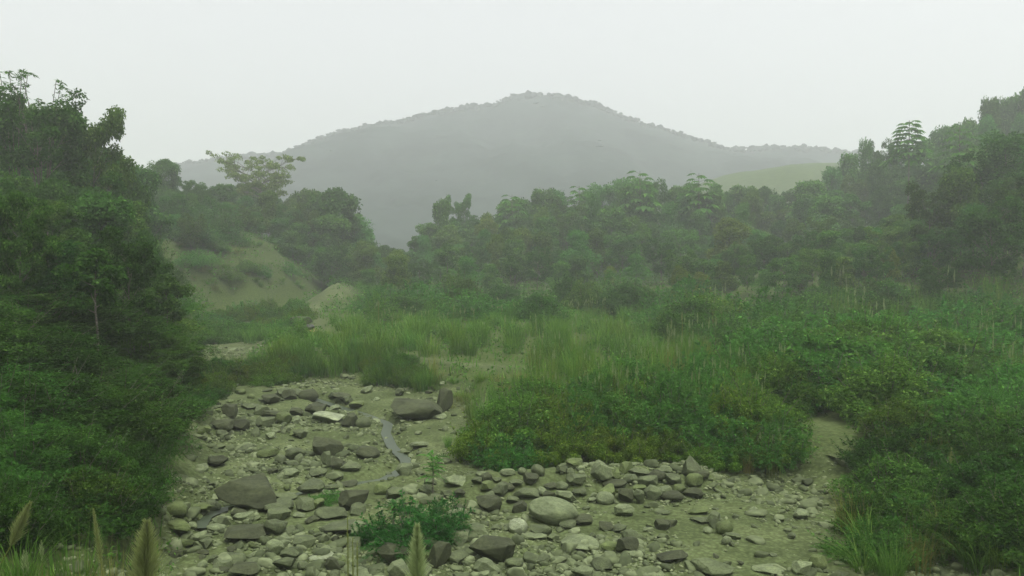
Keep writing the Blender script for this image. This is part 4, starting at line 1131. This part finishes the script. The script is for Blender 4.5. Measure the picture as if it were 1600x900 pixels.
big_plume(146, 795, 10, 14, 90, 'slim tall plume standing above the bottom left grass', 4, -.12)
big_plume(47, 786, 11, 26, 70, 'leaning plume against the dark bushes at the far bottom left', 5, .55)
big_plume(543, 806, 9, 11, 100, 'thin pale seed head, tallest of three left of the low bush', 7, 0, 300)
big_plume(551, 840, 9, 9, 70, 'thin pale seed head, middle of three left of the low bush', 8, 0, 300)
big_plume(558, 846, 9.2, 9, 60, 'thin pale seed head, rightmost of three left of the low bush', 9, 0, 300)
big_plume(1556, 762, 15.5, 9, 34, 'slim pale plume standing in the bottom right thicket', 11, 0, 300)
big_plume(1487, 700, 18.5, 9, 26, 'small pale plume above the right thicket', 12, .05, 300)
big_plume(1405, 672, 20.5, 12, 30, 'yellowish plume above the grass right of the dirt path', 13, .05, 300)
for i, (px, top, Y, w) in enumerate([(30, 815, 11, 130), (110, 800, 11.2, 120), (180, 825, 10.6, 110), (235, 850, 10, 90), (60, 860, 9.2, 110), (150, 860, 9, 110), (0, 850, 9.4, 100), (205, 880, 9, 70)]):
    k = ['tuft0', 'tuft1', 'tuftD', 'tuft0', 'dry0', 'tuftD'][i % 6]
    lab = ('dry yellow' if k in ('tuftD', 'dry0') else 'green') + ' arching grass clump at the bottom left'
    put_top(k, 'grass_clump', lab, 'grass clump', lab, px, top, Y, w, tint(.6, .95), sink=.05)

# ------------------------------------------------------------------ the cart on the track
def box(g, c, s):
    c = np.array(c, float); s = np.array(s, float) / 2
    V = [c + s * [a, b, d] for a in (-1, 1) for b in (-1, 1) for d in (-1, 1)]
    g.add(V, [(0, 1, 3, 2), (4, 6, 7, 5), (0, 4, 5, 1), (2, 3, 7, 6), (0, 2, 6, 4), (1, 5, 7, 3)])
def cart():
    gp = ground(481, 526, 30); s = gp[1] / FOC
    root = link('cart', None, None, gp); tag(root, 'small cart with yellow frame and dark load parked on the sandy track', 'cart')
    W = 18 * s; g = Geo()
    for z in (.45, .85):
        box(g, (0, 0, z * W * .5 + .05), (W, .06, .07)); box(g, (0, W * 1.3, z * W * .5 + .05), (W, .06, .07))
    box(g, (0, W * .65, W * .42), (W * .98, W * 1.4, .05))
    link('frame', g.mesh('frame', M['yellow_wood']), root)
    for sx in (-1, 1):
        g = Geo(); box(g, (sx * W * .45, -.004, W * .24), (.07, .07, W * .48)); link('post', g.mesh('post', M['yellow_wood']), root)
        g = Geo(); an = np.linspace(0, 6.283, 17)
        P = np.stack([0 * an + sx * W * .53, W * .7 + np.cos(an) * W * .2, W * .22 + np.sin(an) * W * .2], -1)
        tube(g, P, np.full(17, .05), 6); tube(g, [[sx * W * .48, W * .7, W * .22], [sx * W * .56, W * .7, W * .22]], [.07, .07], 8)
        link('wheel', g.mesh('wheel', M['tyre']), root)
    V, F = ico(3); P = rock_verts(V, 55, 12, .6, .9, .03) * [W * .95, W * 1.35, W * .55] + [0, W * .65, W * .45]
    link('load', mk_mesh('load', P, F, M['tarp']), root)
cart()
gp = ground(466, 512, 40)
put_rock(3, gp[0] - .3, gp[1] + 1.5, 40 / FOC * gp[1], 24 / FOC * gp[1], 19 / FOC * gp[1], .1, 'd', 'large dark boulder behind the yellow cart at the foot of the sand ramp')
for i, (px, py, w) in enumerate([(388, 523, 22), (398, 552, 12), (414, 553, 12), (365, 548, 16), (655, 575, 16)]):
    gp = ground(px, py, 30); ww = w / FOC * gp[1]
    put_rock(12 + i % 4, gp[0], gp[1], ww, ww * .7, ww * .35, .3 * i, 'p', ['pale flat rock at the foot of the bare earth slope', 'pale stone left of a pair in the reeds left of the track', 'pale stone right of a pair in the reeds left of the track',
             'pale slab at the upstream bend of the rocks', 'pale stone where the sandy track meets the reeds'][i])

# ------------------------------------------------------------------ ground cover that nobody could count
def cover():
    n = 60000
    Y = 14 + 146 * rng.random(n) ** 1.4; X = rng.uniform(-1, 1, n) * (Y * .72 + 3)
    ins = inside(X, Y, PLAIN); dp = seg_dist(X, Y, PLAIN); dl = np.interp(Y, LEFT_FOOT[:, 0], LEFT_FOOT[:, 1]) - X
    nz = fbm(X * .3, Y * .3, 201, 3)
    p = np.maximum(np.where(ins, sstep(.6, 2.6, dp), 0), sstep(-.5, 1.5, dl))
    p = p * (seg_dist(X, Y, TRACK) > .7) * (seg_dist(X, Y, PATH) > .8) * (np.hypot((X - 6.6) / 1.5, (Y - 18.5) / 1.2) > 2.4)
    cut = np.exp(-((Y - 90) / 13) ** 2) * sstep(-.5, 1.5, dl) * (1 - sstep(5, 7, dl))
    p = p * (1 - .3 * sstep(.3, .7, cut)) * (.6 + .8 * nz)
    k = rng.random(n) < p
    X, Y = X[k][:18000], Y[k][:18000]; Z = height(X, Y); m = len(X)
    s = np.clip(.16 + Y * .0045, .2, .6) * rng.uniform(.6, 1.4, m)
    g = Geo(); C = np.stack([X, Y, Z + s * .35], -1)
    g.quads(clump_leaves(C, s, 5, 1.0, 1.0, .8, .6) * 1.0 if False else np.concatenate([scaled_leaves(C, s) for _ in range(10)]))
    tag(link('undergrowth', g.mesh('undergrowth', M['leaf'])), 'low green undergrowth on the slopes and the plain', None, None, 'stuff')
def scaled_leaves(C, s):
    m = len(C); d = rdir(m, .5); pos = C + d * s[:, None] * rng.uniform(.3, 1.2, m)[:, None]
    nrm = unit(d + rng.normal(size=(m, 3)) * .6 + [0, 0, .4]); ax = np.cross(nrm, rng.normal(size=(m, 3)))
    L = s * rng.uniform(.3, .55, m); return leaf_quads(pos, ax, nrm, L, L * .5)
cover()

def grass_cover():
    r = np.random.default_rng(9); n = 40000
    Y = 10 + 60 * r.random(n) ** 1.6; X = r.uniform(-1, 1, n) * (Y * .7 + 3)
    ins = inside(X, Y, PLAIN); dp = seg_dist(X, Y, PLAIN); dl = np.interp(Y, LEFT_FOOT[:, 0], LEFT_FOOT[:, 1]) - X
    p = np.maximum(np.where(ins, sstep(.4, 1.8, dp), 0), sstep(-.6, .6, dl)) * (.5 + 1.0 * fbm(X * .5, Y * .5, 222, 3))
    p = p * (seg_dist(X, Y, TRACK) > .5) * (seg_dist(X, Y, PATH) > .8) * np.where(np.hypot((X - 6.6) / 1.5, (Y - 18.5) / 1.2) < 2.4, .15, 1)
    k = r.random(n) < p; X, Y = X[k], Y[k]; m = len(X); Z = height(X, Y)
    h = r.uniform(.15, .5, m); az = r.uniform(0, 6.28, m); d = np.stack([np.cos(az), np.sin(az), 0 * az], -1); s = np.stack([-np.sin(az), np.cos(az), 0 * az], -1)
    B = np.stack([X, Y, Z - .03], -1); w = (.012 + Y * .0006)[:, None]
    Q = np.stack([B - s * w, B + s * w, B + d * (h * .35)[:, None] + np.stack([0 * h, 0 * h, h], -1) + s * w * .2, B + d * (h * .35)[:, None] + np.stack([0 * h, 0 * h, h], -1) - s * w * .2], 1)
    g = Geo(); g.quads(Q)
    tag(link('grass', g.mesh('grass', M['blade'])), 'short grass on the bank and the slopes', None, None, 'stuff')
grass_cover()

# ------------------------------------------------------------------ haze: one closed box of even pale air
def haze():
    g = Geo(); z0, z1 = -8.0, 165.0
    Vs = [(x, y, z) for x in (-4800, 4800) for y in (-400, 4600) for z in (z0, z1)]
    g.add(Vs, [(0, 1, 3, 2), (4, 6, 7, 5), (0, 4, 5, 1), (2, 3, 7, 6), (0, 2, 6, 4), (1, 5, 7, 3)])
    m, N, L, o = new_mat('haze_air')
    v = N.new("ShaderNodeVolumePrincipled"); v.inputs['Color'].default_value = (.95, .98, .965, 1); v.inputs['Density'].default_value = HAZE_DENSITY
    v.inputs['Anisotropy'].default_value = HAZE_G
    L.new(v.outputs[0], o.inputs['Volume'])
    tag(link('haze', g.mesh('haze', m)), 'pale mist filling the valley', None, None, 'stuff')
haze()

# look-alikes are told apart by their place, counted from the left of the view
def place_labels():
    by = {}
    for o in scene.objects:
        if o.parent is None and 'label' in o and 'category' in o: by.setdefault(o['label'], []).append(o)
    num = ['leftmost', 'second from the left', 'third from the left', 'fourth from the left', 'fifth from the left', 'sixth from the left', 'seventh from the left', 'eighth from the left', 'ninth from the left', 'tenth from the left']
    def lum(o): return o.children[0].color[1] if o.children else o.color[1]
    split = {}
    for lab, os_ in by.items():
        if len(os_) <= 10 or os_[0]['category'] == 'rock': split[lab] = os_; continue
        os_.sort(key=lum); names = {2: ['darker', 'lighter'], 3: ['darker', 'mid-toned', 'lighter'], 4: ['darkest', 'darker', 'lighter', 'lightest']}
        q = min(4, max(2, -(-len(os_) // 10)))          # tone classes of a look-alike crowd
        for i, o in enumerate(os_):
            o['label'] = names[q][i * q // len(os_)] + ' ' + lab
            split.setdefault(o['label'], []).append(o)
    by = split
    for lab, os_ in by.items():
        if 2 <= len(os_) <= 10:
            os_.sort(key=lambda o: proj(o.location)[0])
            for i, o in enumerate(os_):
                o['group'] = lab
                o['label'] = lab + ', ' + ('rightmost' if i == len(os_) - 1 else num[i])
place_labels()
